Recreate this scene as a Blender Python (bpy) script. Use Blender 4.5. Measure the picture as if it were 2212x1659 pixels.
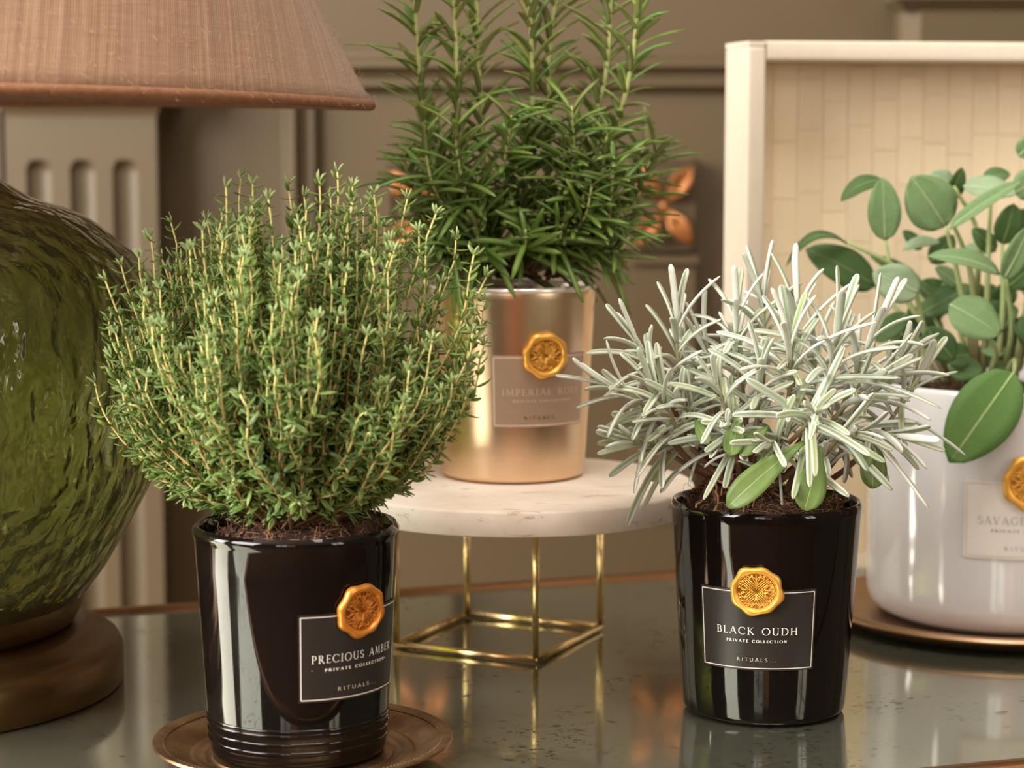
import bpy, math, random
import numpy as np
from mathutils import Vector, Matrix, noise

PI = math.pi
random.seed(7)
for o in list(bpy.data.objects):
    bpy.data.objects.remove(o)
SC = bpy.context.scene
COL = SC.collection

# ------------------------------------------------------------------ camera
FPX, CX, CY = 4800.0, 1106.0, 829.5
CAM_H, PITCH = 0.278, math.radians(6.5)
cam = bpy.data.cameras.new('camera')
cam.sensor_width = 36.0
cam.lens = FPX / 2212.0 * 36.0
cam.clip_start, cam.clip_end = 0.05, 50
cam.dof.use_dof = True
cam.dof.focus_distance = 1.02
cam.dof.aperture_fstop = 8.5
co = bpy.data.objects.new('camera', cam)
COL.objects.link(co)
co.location = (0, 0, CAM_H)
co.rotation_euler = (PI / 2 - PITCH, 0, 0)
SC.camera = co

# ------------------------------------------------------------------ world, lights, exposure
SC.view_settings.view_transform = 'Standard'
SC.view_settings.look = 'None'
SC.view_settings.gamma = 1
SC.view_settings.use_curve_mapping = False
SC.view_settings.exposure = 1.05
w = bpy.data.worlds.new('world')
SC.world = w
w.use_nodes = True
w.node_tree.nodes['Background'].inputs[0].default_value = (1.0, 0.93, 0.82, 1)
w.node_tree.nodes['Background'].inputs[1].default_value = 0.3


def area(name, loc, target, sx, sy, power, color):
    l = bpy.data.lights.new(name, 'AREA')
    l.shape = 'RECTANGLE'
    l.size, l.size_y, l.energy, l.color = sx, sy, power, color
    o = bpy.data.objects.new(name, l)
    COL.objects.link(o)
    o.location = loc
    d = Vector(target) - Vector(loc)
    o.rotation_euler = d.to_track_quat('-Z', 'Y').to_euler()
    return o


area('daylight_left', (-1.95, -0.25, 1.2), (0.0, 1.0, 0.10), 1.3, 1.3, 70, (1.0, 0.975, 0.93))
area('daylight_left_back', (-2.2, 1.05, 0.75), (0.0, 1.45, 0.15), 0.9, 1.3, 60, (1.0, 0.955, 0.88))
area('daylight_front', (-0.75, -2.5, 1.15), (-0.45, 1.0, 0.4), 0.75, 1.5, 11, (1.0, 0.98, 0.95))
area('added_warm_fill', (-0.10, -2.46, 0.95), (-0.10, 1.0, 0.5), 0.5, 1.5, 3.2, (1.0, 0.42, 0.24))  # added lamp without a real source, gives the black pots a brown reflection
area('daylight_right', (2.28, -0.9, 0.9), (0.0, -0.6, 0.7), 0.8, 1.4, 16, (1.0, 0.93, 0.84))
area('ceiling_lamp', (0.2, 0.5, 1.78), (0.2, 1.0, 0.0), 0.9, 0.6, 9, (1.0, 0.96, 0.90))


# ------------------------------------------------------------------ helpers
def ray(px, py):
    f = Vector((0, math.cos(PITCH), -math.sin(PITCH)))
    u = Vector((0, math.sin(PITCH), math.cos(PITCH)))
    return f + Vector((1, 0, 0)) * ((px - CX) / FPX) - u * ((py - CY) / FPX)


def P(px, py, Y):
    d = ray(px, py)
    return Vector((0, 0, CAM_H)) + d * (Y / d.y)


def PZ(px, py, z):
    d = ray(px, py)
    return Vector((0, 0, CAM_H)) + d * ((z - CAM_H) / d.z)


def lin(r, g, b):
    def f(c):
        c /= 255.0
        return c / 12.92 if c <= 0.04045 else ((c + 0.055) / 1.055) ** 2.4
    return (f(r), f(g), f(b), 1.0)


def jit(c, a):
    k = 1 + random.uniform(-a, a)
    return (c[0] * k, c[1] * k * (1 + random.uniform(-a, a) * .3), c[2] * k, 1)


class MB:
    def __init__(s):
        s.v, s.f, s.c = [], [], []

    def add(s, v, f, c=None):
        n = len(s.v)
        s.v.extend(tuple(p) for p in v)
        s.f.extend(tuple(i + n for i in q) for q in f)
        if c is None:
            c = (1, 1, 1, 1)
        if isinstance(c, tuple):
            s.c.extend([c] * len(v))
        else:
            s.c.extend(c)

    def box(s, x0, x1, y0, y1, z0, z1, c=None):
        v = [(x, y, z) for z in (z0, z1) for y in (y0, y1) for x in (x0, x1)]
        s.add(v, [(0, 2, 3, 1), (4, 5, 7, 6), (0, 1, 5, 4), (2, 6, 7, 3), (0, 4, 6, 2), (1, 3, 7, 5)], c)

    def build(s, name, mat, parent=None, smooth=True, origin=None, uv=None, sharp=None):
        me = bpy.data.meshes.new(name)
        v = s.v
        if origin is not None:
            v = [(a - origin[0], b - origin[1], c - origin[2]) for a, b, c in v]
        me.from_pydata(v, [], s.f)
        at = me.color_attributes.new('Col', 'FLOAT_COLOR', 'POINT')
        at.data.foreach_set('color', np.array(s.c, dtype=np.float32).ravel())
        if smooth:
            me.polygons.foreach_set('use_smooth', [True] * len(me.polygons))
            if sharp:
                me.set_sharp_from_angle(angle=math.radians(sharp))
        if uv:
            l = me.uv_layers.new(name='UVMap')
            idx = np.empty(len(me.loops), dtype=np.int32)
            me.loops.foreach_get('vertex_index', idx)
            l.data.foreach_set('uv', np.array(uv, dtype=np.float32)[idx].ravel())
        me.materials.append(mat)
        o = bpy.data.objects.new(name, me)
        COL.objects.link(o)
        if origin is not None and parent is None:
            o.location = origin
        if parent:
            o.parent = parent
        return o


def tag(o, label, cat, group=None, kind=None):
    if label:
        o['label'] = label
    if cat:
        o['category'] = cat
    if group:
        o['group'] = group
    if kind:
        o['kind'] = kind
    return o


def struct(o):
    o['kind'] = 'structure'
    return o


def thing(name, loc, label, cat, group=None, rz=0):
    o = bpy.data.objects.new(name, None)
    o.empty_display_size = 0.02
    COL.objects.link(o)
    o.location = loc
    o.rotation_euler = (0, 0, rz)
    return tag(o, label, cat, group)


def lathe(mb, prof, seg=64, c=None, cap0=True, cap1=True, center=(0, 0, 0)):
    v, f = [], []
    n = len(prof)
    for r, z in prof:
        for i in range(seg):
            a = 2 * PI * i / seg
            v.append((center[0] + r * math.cos(a), center[1] + r * math.sin(a), center[2] + z))
    for j in range(n - 1):
        for i in range(seg):
            k = (i + 1) % seg
            f.append((j * seg + i, j * seg + k, (j + 1) * seg + k, (j + 1) * seg + i))
    if cap0:
        f.append(tuple(range(seg))[::-1])
    if cap1:
        f.append(tuple((n - 1) * seg + i for i in range(seg)))
    mb.add(v, f, c)


def frames(pts):
    T = []
    for i in range(len(pts)):
        a, b = pts[max(0, i - 1)], pts[min(len(pts) - 1, i + 1)]
        t = b - a
        T.append(t.normalized() if t.length > 1e-9 else Vector((0, 0, 1)))
    n = T[0].orthogonal().normalized()
    N = []
    for t in T:
        n = (n - t * n.dot(t))
        n = n.normalized() if n.length > 1e-6 else t.orthogonal().normalized()
        N.append(n)
    return T, N


def tube(mb, pts, rad, k=6, c=None, closed=False):
    pts = [Vector(p) for p in pts]
    T, N = frames(pts)
    v, f, cc = [], [], []
    m = len(pts)
    for i, p in enumerate(pts):
        r = rad[i] if isinstance(rad, (list, tuple)) else rad
        b = T[i].cross(N[i])
        for j in range(k):
            a = 2 * PI * j / k
            v.append(p + (N[i] * math.cos(a) + b * math.sin(a)) * r)
            if isinstance(c, list):
                cc.append(c[i])
    for i in range(m - 1):
        for j in range(k):
            q = (j + 1) % k
            f.append((i * k + j, i * k + q, (i + 1) * k + q, (i + 1) * k + j))
    f.append(tuple(range(k))[::-1])
    f.append(tuple((m - 1) * k + j for j in range(k)))
    mb.add(v, f, cc if isinstance(c, list) else c)


def bez(a, b, c, d, n=12):
    out = []
    for i in range(n + 1):
        t = i / n
        u = 1 - t
        out.append(a * u**3 + b * 3 * u * u * t + c * 3 * u * t * t + d * t**3)
    return out


def spline(pts, n=6):
    """Catmull-Rom through pts"""
    pts = [Vector(p) for p in pts]
    q = [pts[0] * 2 - pts[1]] + pts + [pts[-1] * 2 - pts[-2]]
    out = []
    for i in range(1, len(q) - 2):
        p0, p1, p2, p3 = q[i - 1:i + 3]
        for k in range(n):
            t = k / n
            out.append(.5 * ((2 * p1) + (p2 - p0) * t + (2 * p0 - 5 * p1 + 4 * p2 - p3) * t * t + (3 * p1 - p0 - 3 * p2 + p3) * t**3))
    out.append(pts[-1])
    return out


# ------------------------------------------------------------------ materials
class NT:
    def __init__(s, name):
        s.m = bpy.data.materials.new(name)
        s.m.use_nodes = True
        s.t = s.m.node_tree
        s.b = s.t.nodes['Principled BSDF']
        s.out = s.t.nodes['Material Output']

    def n(s, t, **kw):
        x = s.t.nodes.new(t)
        for k, v in kw.items():
            setattr(x, k, v)
        return x

    def l(s, a, b):
        s.t.links.new(a, b)

    def math(s, op, a, b=None):
        x = s.n('ShaderNodeMath', operation=op)
        for i, q in enumerate((a, b)):
            if q is None:
                continue
            if isinstance(q, (int, float)):
                x.inputs[i].default_value = q
            else:
                s.l(q, x.inputs[i])
        return x.outputs[0]

    def mapping(s, scale=(1, 1, 1), src='Object', rot=(0, 0, 0)):
        tc = s.n('ShaderNodeTexCoord')
        mp = s.n('ShaderNodeMapping')
        mp.inputs['Scale'].default_value = scale
        mp.inputs['Rotation'].default_value = rot
        s.l(tc.outputs[src], mp.inputs[0])
        return mp.outputs[0]

    def noise(s, vec, scale, detail=4, rough=.5, dist=0):
        x = s.n('ShaderNodeTexNoise')
        x.inputs['Scale'].default_value = scale
        x.inputs['Detail'].default_value = detail
        x.inputs['Roughness'].default_value = rough
        x.inputs['Distortion'].default_value = dist
        if vec is not None:
            s.l(vec, x.inputs['Vector'])
        return x.outputs['Fac']

    def ramp(s, fac, stops, interp='LINEAR'):
        x = s.n('ShaderNodeValToRGB')
        x.color_ramp.interpolation = interp
        e = x.color_ramp.elements
        while len(e) < len(stops):
            e.new(.5)
        for i, (p, c) in enumerate(stops):
            e[i].position = p
            e[i].color = c
        s.l(fac, x.inputs[0])
        return x.outputs[0]

    def mix(s, fac, a, b, blend='MIX'):
        x = s.n('ShaderNodeMix', data_type='RGBA', blend_type=blend)
        for i, q in ((0, fac), (6, a), (7, b)):
            if isinstance(q, (int, float)):
                x.inputs[i].default_value = q
            elif isinstance(q, tuple):
                x.inputs[i].default_value = q
            else:
                s.l(q, x.inputs[i])
        return x.outputs[2]

    def bump(s, h, strength=.3, dist=.001):
        x = s.n('ShaderNodeBump')
        x.inputs['Strength'].default_value = strength
        x.inputs['Distance'].default_value = dist
        s.l(h, x.inputs['Height'])
        s.l(x.outputs[0], s.b.inputs['Normal'])
        return x

    def set(s, color=None, rough=None, metal=None, **kw):
        for k, v in (('Base Color', color), ('Roughness', rough), ('Metallic', metal)):
            if v is None:
                continue
            if isinstance(v, (int, float, tuple)):
                s.b.inputs[k].default_value = v
            else:
                s.l(v, s.b.inputs[k])
        for k, v in kw.items():
            s.b.inputs[k.replace('_', ' ')].default_value = v
        return s


def g(v):
    return (v, v, v, 1)


def plain(name, color, rough, metal=0.0, var=0.08, nscale=60, bump=0.05, **kw):
    m = NT(name)
    nz = m.noise(m.mapping(), nscale, 5)
    c = m.mix(nz, tuple(x * (1 - var) for x in color[:3]) + (1,), tuple(min(1, x * (1 + var)) for x in color[:3]) + (1,))
    m.set(c, rough, metal, **kw)
    if bump:
        m.bump(nz, bump, .0006)
    return m.m


M = {}
M['wall'] = plain('taupe_paint', lin(77, 63, 41), .5, var=.06, nscale=7, bump=.03)
M['room'] = plain('room_paint', lin(90, 76, 60), .8, var=.1, nscale=2)
M['ceil'] = plain('ceiling_paint', lin(205, 195, 180), .9, nscale=2)
M['floor'] = plain('oak_floor', lin(110, 78, 52), .45, var=.3, nscale=6)
M['curtain'] = plain('brown_curtain', lin(170, 96, 62), .9, var=.2, nscale=12)
M['white_paint'] = plain('window_paint', lin(225, 220, 208), .4)
M['bronze'] = plain('bronze_base', lin(104, 76, 44), .34, .8, var=.14, nscale=30)


def make_gilt(name, base, rough=.32):
    m = NT(name)
    v = m.mapping()
    nz = m.noise(v, 120, 6, .6)
    nb = m.noise(v, 18, 3)
    c = m.mix(nb, tuple(x * .86 for x in base[:3]) + (1,), tuple(min(1, x * 1.2) for x in base[:3]) + (1,))
    m.set(c, m.math('ADD', m.math('MULTIPLY', nz, .22), rough - .1), 1.0)
    m.bump(nz, .1, .0004)
    return m.m


M['gilt'] = make_gilt('gilt_wood', lin(126, 88, 56), .42)
M['rosette'] = plain('gilded_plaster', lin(150, 94, 46), .45, .5, var=.2, nscale=60, bump=.1)
M['brass'] = make_gilt('brass_wire', lin(222, 194, 140), .24)
M['copper'] = make_gilt('copper_plate', lin(152, 122, 96), .36)


def wax(name, col):
    m = NT(name)
    a = m.n('ShaderNodeAttribute')
    a.attribute_name = 'Col'
    m.set(m.mix(1.0, a.outputs['Color'], col, 'MULTIPLY'), .34, .6)
    return m.m


M['seal'] = wax('gold_wax', lin(248, 186, 84))
M['seal_shaded'] = wax('gold_wax_shaded', lin(226, 146, 58))  # same gold wax on the side turned from the light, shade in its colour

# antique brass dish
m = NT('antique_brass')
v = m.mapping()
nz = m.noise(v, 55, 6, .6)
n2 = m.noise(v, 260, 3)
c = m.ramp(nz, [(.3, lin(108, 80, 54)), (.5, lin(146, 112, 78)), (.72, lin(180, 148, 110))])
m.set(c, m.math('ADD', m.math('MULTIPLY', n2, .25), .2), .92)
m.bump(n2, .1, .0004)
M['dish'] = m.m

# black glass
m = NT('black_glass')
nz = m.noise(m.mapping((6, 6, 60)), 6, 2)
m.set((.005, .0035, .003, 1), .035, 0.0, Specular_IOR_Level=.3, Coat_Weight=.08, Coat_Roughness=.02)
M['black'] = m.m
m = NT('white_glass')
nz = m.noise(m.mapping((1, 1, .2)), 14, 2)
c = m.mix(nz, lin(214, 214, 218), lin(228, 226, 226))
m.set(c, .1, 0.0, Coat_Weight=.5)
m.b.inputs['Subsurface Weight'].default_value = .25
m.b.inputs['Subsurface Radius'].default_value = (.01, .01, .01)
M['white'] = m.m
m = NT('satin_gold')
nz = m.noise(m.mapping((1, 1, 40)), 60, 3)
m.set(m.mix(nz, lin(222, 190, 156), lin(232, 202, 168)), m.math('ADD', m.math('MULTIPLY', nz, .06), .27), 1.0)
M['satin'] = m.m
M['rim_silver'] = plain('pale_rim', lin(235, 225, 215), .2, .5, var=.02)
M['label_black'] = plain('black_label', lin(35, 30, 26), .45, var=.1, nscale=300, bump=.03)
M['label_rose'] = plain('rose_label', lin(176, 150, 128), .42, .25, var=.04, nscale=300)
M['label_white'] = plain('white_label', lin(228, 222, 216), .5, var=.03, nscale=300)
M['ink_white'] = plain('white_ink', lin(238, 230, 222), .5, var=.02, bump=0)
M['ink_rose'] = plain('pale_rose_ink', lin(214, 188, 168), .5, var=.02, bump=0)
M['ink_brown'] = plain('brown_ink', lin(70, 52, 42), .5, var=.02, bump=0)
M['ink_grey'] = plain('grey_ink', lin(176, 172, 166), .5, var=.02, bump=0)
M['ink_bronze'] = plain('bronze_ink', lin(208, 192, 172), .5, var=.02, bump=0)
M['white_line'] = plain('label_line', lin(214, 204, 196), .5, var=.02, bump=0)

# antiqued mirror
m = NT('antique_mirror')
v = m.mapping()
n1 = m.noise(v, 9, 5, .6)
n2 = m.noise(v, 260, 4, .65)
n3 = m.noise(v, 16, 4, .6, .4)
vo = m.n('ShaderNodeTexVoronoi')
vo.inputs['Scale'].default_value = 70
mpv = m.n('ShaderNodeVectorMath', operation='ADD')
nzc = m.n('ShaderNodeTexNoise')
nzc.inputs['Scale'].default_value = 90
m.l(v, nzc.inputs['Vector'])
sc_ = m.n('ShaderNodeVectorMath', operation='SCALE')
sc_.inputs['Scale'].default_value = .012
m.l(nzc.outputs['Color'], sc_.inputs[0])
m.l(v, mpv.inputs[0])
m.l(sc_.outputs[0], mpv.inputs[1])
m.l(mpv.outputs[0], vo.inputs['Vector'])
spots = m.ramp(vo.outputs['Distance'], [(0.0, g(1)), (.12, g(.9)), (.22, g(0))])
mask = m.ramp(m.noise(v, 24, 3), [(.44, g(0)), (.56, g(1))])
sp = m.math('MULTIPLY', spots, mask)
speck = m.math('MULTIPLY', m.ramp(n2, [(.55, g(0)), (.62, g(1))]), m.ramp(n3, [(.5, g(0)), (.64, g(1))]))
dk = m.math('MAXIMUM', sp, speck)
base = m.mix(n1, lin(146, 148, 128), lin(172, 172, 150))
c = m.mix(m.math('MULTIPLY', dk, .8), base, lin(40, 44, 40))
m.set(c, m.math('ADD', m.math('ADD', m.math('MULTIPLY', n1, .12), .03), m.math('MULTIPLY', dk, .2)), .86, Coat_Weight=.25, Coat_Roughness=.01)
M['mirror'] = m.m

# travertine
m = NT('travertine')
v = m.mapping((1, 1, 1))
vs = m.mapping((1, 5, 5), rot=(0, 0, .4))
n1 = m.noise(v, 22, 6, .6)
n2 = m.noise(vs, 26, 6, .7, .6)
n3 = m.noise(v, 240, 3)
c = m.ramp(n1, [(.3, lin(232, 214, 196)), (.55, lin(246, 232, 218)), (.75, lin(252, 243, 234))])
pit = m.ramp(n2, [(.60, g(0)), (.66, g(1))])
c = m.mix(m.math('MULTIPLY', pit, .7), c, lin(176, 142, 112))
m.set(c, .55)
m.bump(m.math('SUBTRACT', m.math('MULTIPLY', n3, .25), pit), .35, .0008)
M['stone'] = m.m

# bone
m = NT('bone_tile')
a = m.n('ShaderNodeAttribute')
a.attribute_name = 'Col'
nz = m.noise(m.mapping((8, 8, 1)), 50, 4)
m.set(m.mix(1.0, a.outputs['Color'], m.mix(nz, g(.9), g(1.0)), 'MULTIPLY'), .42)
m.bump(nz, .08, .0005)
M['bone'] = m.m

# linen
m = NT('linen')
tc = m.n('ShaderNodeUVMap')
sep = m.n('ShaderNodeSeparateXYZ')
m.l(tc.outputs[0], sep.inputs[0])
U, V = sep.outputs[0], sep.outputs[1]
mpn = m.n('ShaderNodeMapping')
mpn.inputs['Scale'].default_value = (420, 9, 1)
m.l(tc.outputs[0], mpn.inputs[0])
slub = m.noise(mpn.outputs[0], 1, 4, .6)
mp2 = m.n('ShaderNodeMapping')
mp2.inputs['Scale'].default_value = (60, 700, 1)
m.l(tc.outputs[0], mp2.inputs[0])
slubh = m.noise(mp2.outputs[0], 1, 3, .6)
big = m.noise(tc.outputs[0], 25, 3)
wob = m.math('MULTIPLY', m.math('SUBTRACT', m.noise(tc.outputs[0], 90, 2), .5), .0012)
su = m.math('SINE', m.math('MULTIPLY', m.math('ADD', U, wob), 2 * PI / .00125))
sv = m.math('SINE', m.math('MULTIPLY', m.math('ADD', V, wob), 2 * PI / .00105))
wv = m.math('MULTIPLY', m.math('ADD', m.math('MULTIPLY', su, .6), m.math('MULTIPLY', m.math('MULTIPLY', su, sv), .8)), .3)
h = m.math('ADD', m.math('ADD', m.math('MULTIPLY', wv, .95), slub), m.math('MULTIPLY', slubh, .4))
hr = m.math('ADD', m.math('MULTIPLY', h, .5), .1)
c = m.ramp(hr, [(.15, lin(90, 64, 46)), (.45, lin(144, 110, 84)), (.62, lin(172, 140, 112)), (.85, lin(224, 200, 176))])
m.set(c, .85, Sheen_Weight=.25)
m.b.inputs['Sheen Roughness'].default_value = .4
m.bump(h, .5, .0006)
M['linen'] = m.m
M['felt'] = plain('hem_felt', lin(134, 92, 64), .95, var=.4, nscale=300, bump=.8)
M['fuzz'] = plain('linen_fuzz', lin(205, 165, 135), .9, bump=0)

# hammered green glass
m = NT('green_glass')
v = m.mapping((1, 1, .6))
n1 = m.noise(v, 85, 2, .5, .6)
vo = m.n('ShaderNodeTexVoronoi', feature='SMOOTH_F1')
vo.inputs['Scale'].default_value = 105
m.l(v, vo.inputs['Vector'])
sepz = m.n('ShaderNodeSeparateXYZ')
tc = m.n('ShaderNodeTexCoord')
m.l(tc.outputs['Object'], sepz.inputs[0])
zf = m.n('ShaderNodeMapRange')
zf.inputs['From Min'].default_value = .262
zf.inputs['From Max'].default_value = .225
m.l(sepz.outputs[2], zf.inputs[0])
hh = m.math('MULTIPLY', m.math('ADD', m.math('MULTIPLY', vo.outputs['Distance'], .8), n1), m.math('ADD', m.math('MULTIPLY', zf.outputs[0], .93), .07))
m.set(m.mix(n1, lin(142, 150, 94), lin(188, 190, 134)), .03, 0.0, IOR=1.42)
m.b.inputs['Transmission Weight'].default_value = .93
m.bump(hh, .7, .0045)
M['green_glass'] = m.m


def leafmat(name, rough=.5, trans=.25, bump=0, nscale=500, sheen=0.0, tint=(.55, .75, .15, 1)):
    m = NT(name)
    a = m.n('ShaderNodeAttribute')
    a.attribute_name = 'Col'
    nz = m.noise(m.mapping(), nscale, 3)
    c = m.mix(1.0, a.outputs['Color'], m.mix(nz, g(.8), g(1.15)), 'MULTIPLY')
    m.set(c, rough)
    if sheen:
        m.b.inputs['Sheen Weight'].default_value = sheen
        m.b.inputs['Sheen Roughness'].default_value = .5
    if bump:
        m.bump(nz, bump, .0005)
    if trans:
        tr = m.n('ShaderNodeBsdfTranslucent')
        m.l(m.mix(.5, c, tint), tr.inputs[0])
        mx = m.n('ShaderNodeMixShader')
        mx.inputs[0].default_value = trans
        m.l(m.b.outputs[0], mx.inputs[1])
        m.l(tr.outputs[0], mx.inputs[2])
        m.l(mx.outputs[0], m.out.inputs[0])
    return m.m


M['thyme'] = leafmat('thyme_leaf', .5, .12, nscale=300)
M['stem'] = leafmat('woody_stem', .7, 0, .3)
M['rosemary'] = leafmat('rosemary_leaf', .36, .15, nscale=300)
M['lavender'] = leafmat('lavender_leaf', .75, .08, .35, 1500, sheen=.3, tint=(.6, .7, .5, 1))
M['sage'] = leafmat('sage_leaf', .62, .22, .5, 520, sheen=.12)
M['broadleaf'] = leafmat('broad_leaf', .42, .2, .25, 240)

m = NT('potting_soil')
v = m.mapping()
n1 = m.noise(v, 230, 6, .7)
n2 = m.noise(v, 600, 4, .7)
m.set(m.ramp(n1, [(.3, lin(34, 20, 13)), (.47, lin(70, 45, 30)), (.62, lin(104, 70, 46)), (.75, lin(140, 104, 72))]), .95)
m.bump(m.math('ADD', n1, m.math('MULTIPLY', n2, .6)), 1.0, .003)
M['soil'] = m.m
M['root'] = plain('dry_root', lin(140, 100, 68), .85, var=.35, nscale=150, bump=.2)

# ------------------------------------------------------------------ room shell
WY = 1.85          # wall plane
FZ, CZ = -0.76, 1.95


def quad_box(name, x0, x1, y0, y1, z0, z1, mat, parent=None):
    b = MB()
    b.box(x0, x1, y0, y1, z0, z1)
    return b.build(name, mat, parent, smooth=False)


struct(quad_box('floor', -2.5, 2.5, -2.8, 2.0, FZ - .05, FZ, M['floor']))
struct(quad_box('ceiling', -2.5, 2.5, -2.8, 2.0, CZ, CZ + .05, M['ceil']))
struct(quad_box('wall_right', 2.4, 2.5, -2.8, 1.95, FZ, CZ, M['room']))
struct(quad_box('wall_left', -2.5, -2.4, -2.8, 1.95, FZ, CZ, M['room']))
struct(quad_box('wall_front', -2.4, 2.4, -2.8, -2.7, FZ, CZ, M['room']))
wall = struct(quad_box('wall_back', -2.4, 2.4, WY, WY + .1, FZ, CZ, M['wall']))


def window(name, cx, cy, cz, w_, h_, axis):
    b = MB()
    t = .035
    for i in range(3):
        a = -w_ / 2 + w_ * i / 2
        if axis == 'x':
            b.box(cx - .02, cx + .02, cy + a - t, cy + a + t, cz - h_ / 2, cz + h_ / 2)
        else:
            b.box(cx + a - t, cx + a + t, cy - .02, cy + .02, cz - h_ / 2, cz + h_ / 2)
    for i in range(4):
        a = -h_ / 2 + h_ * i / 3
        if axis == 'x':
            b.box(cx - .018, cx + .018, cy - w_ / 2, cy + w_ / 2, cz + a - t * .7, cz + a + t * .7)
        else:
            b.box(cx - w_ / 2, cx + w_ / 2, cy - .018, cy + .018, cz + a - t * .7, cz + a + t * .7)
    return struct(b.build(name, M['white_paint'], smooth=False, origin=(cx, cy, cz)))


window('window_1', -2.34, -.35, .95, 1.8, 1.8, 'x')
window('window_2', -.75, -2.44, 1.15, .85, 1.6, 'y')
window('window_4', -2.34, 1.05, .75, .9, 1.4, 'x')
window('window_3', 2.24, -.9, .9, .9, 1.5, 'x')


def heightfield(b, x0, x1, z0, z1, xs, zs, fn, yb):
    """front face at y = fn(x,z); closed to back yb by side strips"""
    nx, nz = len(xs), len(zs)
    v = [(x, fn(x, z), z) for z in zs for x in xs]
    f = [(j * nx + i, j * nx + i + 1, (j + 1) * nx + i + 1, (j + 1) * nx + i) for j in range(nz - 1) for i in range(nx - 1)]
    ring = [i for i in range(nx)] + [j * nx + nx - 1 for j in range(1, nz)] + [(nz - 1) * nx + i for i in range(nx - 2, -1, -1)] + [j * nx for j in range(nz - 2, 0, -1)]
    base = len(v)
    v += [(v[i][0], yb, v[i][2]) for i in ring]
    m_ = len(ring)
    f += [(ring[(k + 1) % m_], ring[k], base + k, base + (k + 1) % m_) for k in range(m_)]
    b.add(v, f)


def wx(px, Y=WY):
    return P(px, 700, Y).x


def wz(py, Y=WY):
    return P(1106, py, Y).z


# fluted pilaster on the left
def pilaster_flutes():
    yf = WY - .045
    sx0, sx1 = wx(20, yf), wx(345, yf)
    fl = [(wx(92, yf), .0105), (wx(186, yf), .0105), (wx(277, yf), .0105)]
    ztop = wz(345, yf)
    xs = set([sx0, sx1])
    for c_, h_ in fl:
        for i in range(15):
            xs.add(c_ - h_ * math.cos(PI * i / 14))
        xs.add(c_ - h_ - .0006)
        xs.add(c_ + h_ + .0006)
    xs = sorted(xs)
    zs = [FZ + .2, -.3, -.1, 0, .1, .2] + [ztop - .03 + .03 * i / 16 for i in range(17)] + [ztop + .0004, wz(250, yf), wz(180, yf)]
    zs = sorted(zs)

    def fn(x, z):
        d = 0
        for c_, h_ in fl:
            if z < ztop - h_:
                q = 1 - ((x - c_) / h_) ** 2
            else:
                q = 1 - ((x - c_) ** 2 + (z - ztop + h_) ** 2) / h_ ** 2
            if q > 0:
                d = max(d, .0068 * math.sqrt(q))
        return yf + d
    b = MB()
    heightfield(b, sx0, sx1, zs[0], zs[-1], xs, zs, fn, WY)
    o = b.build('trim_1', M['wall'], smooth=True, sharp=50)
    struct(o)
    # side bead left of the shaft
    b = MB()
    b.box(wx(-140, yf), wx(4, yf), yf + .012, WY, FZ + .2, wz(236, yf))
    struct(b.build('trim_2', M['wall'], smooth=False))
    return sx0, sx1


pilaster_flutes()


def molding_x(name, prof, x0, x1, yb, ends=True):
    """profile [(projection, z)] swept along X, returns mitred at ends"""
    b = MB()
    v = []
    for p, z in prof:
        v.append((x0 - p, yb - p, z))
        v.append((x1 + p, yb - p, z))
    n = len(prof)
    f = [(2 * i, 2 * i + 1, 2 * i + 3, 2 * i + 2) for i in range(n - 1)]
    base = len(v)
    for p, z in prof:
        v.append((x0 - p, WY, z))
        v.append((x1 + p, WY, z))
    f += [(base + 2 * i, 2 * i, 2 * i + 2, base + 2 * i + 2) for i in range(n - 1)]
    f += [(2 * i + 1, base + 2 * i + 1, base + 2 * i + 3, 2 * i + 3) for i in range(n - 1)]
    f += [(0, base, base + 1, 1), (2 * n - 2, 2 * n - 1, base + 2 * n - 1, base + 2 * n - 2)]
    b.add(v, f)
    return struct(b.build(name, M['wall'], smooth=True, sharp=35))


za, zb = wz(252, 1.80), wz(190, 1.80)
molding_x('trim_3', [(0, za), (.001, za + .004), (.0035, za + .009), (.008, za + .0125), (.014, za + .0150), (.016, za + .0152), (.016, zb), (.018, zb + .002), (.018, zb + .03)],
          wx(20, 1.80), wx(345, 1.80), WY - .045)
# upper right pilaster and its capital
za = wz(22, 1.79)
b = MB()
xa, xb = wx(1948, 1.79), wx(2420, 1.79)
v = []
for x, y in ((xa, WY), (xa, WY - .028), (xa + .012, WY - .05), (xb, WY - .05), (xb, WY)):
    v += [(x, y, -.3), (x, y, za + .03)]
b.add(v, [(2 * i, 2 * i + 2, 2 * i + 3, 2 * i + 1) for i in range(4)])
struct(b.build('trim_4', M['wall'], smooth=False))
molding_x('trim_5', [(0, za), (.003, za + .003), (.007, za + .007), (.0095, za + .009), (.0095, za + .03)], xa, xb, WY - .05)


# wall panel frame moulding
def frame_molding(name, x0, x1, z0, z1, prof):
    """prof [(inset, projection)] mitred around rectangle"""
    b = MB()
    v = []
    for ins, pr in prof:
        for cx_, cz_, sx, sz in ((x0, z0, 1, 1), (x1, z0, -1, 1), (x1, z1, -1, -1), (x0, z1, 1, -1)):
            v.append((cx_ + sx * ins, WY - pr, cz_ + sz * ins))
    n = len(prof)
    f = []
    for i in range(n - 1):
        for k in range(4):
            q = (k + 1) % 4
            f.append((i * 4 + k, i * 4 + q, (i + 1) * 4 + q, (i + 1) * 4 + k))
    b.add(v, f)
    return struct(b.build(name, M['wall'], smooth=True, sharp=40))


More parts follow.
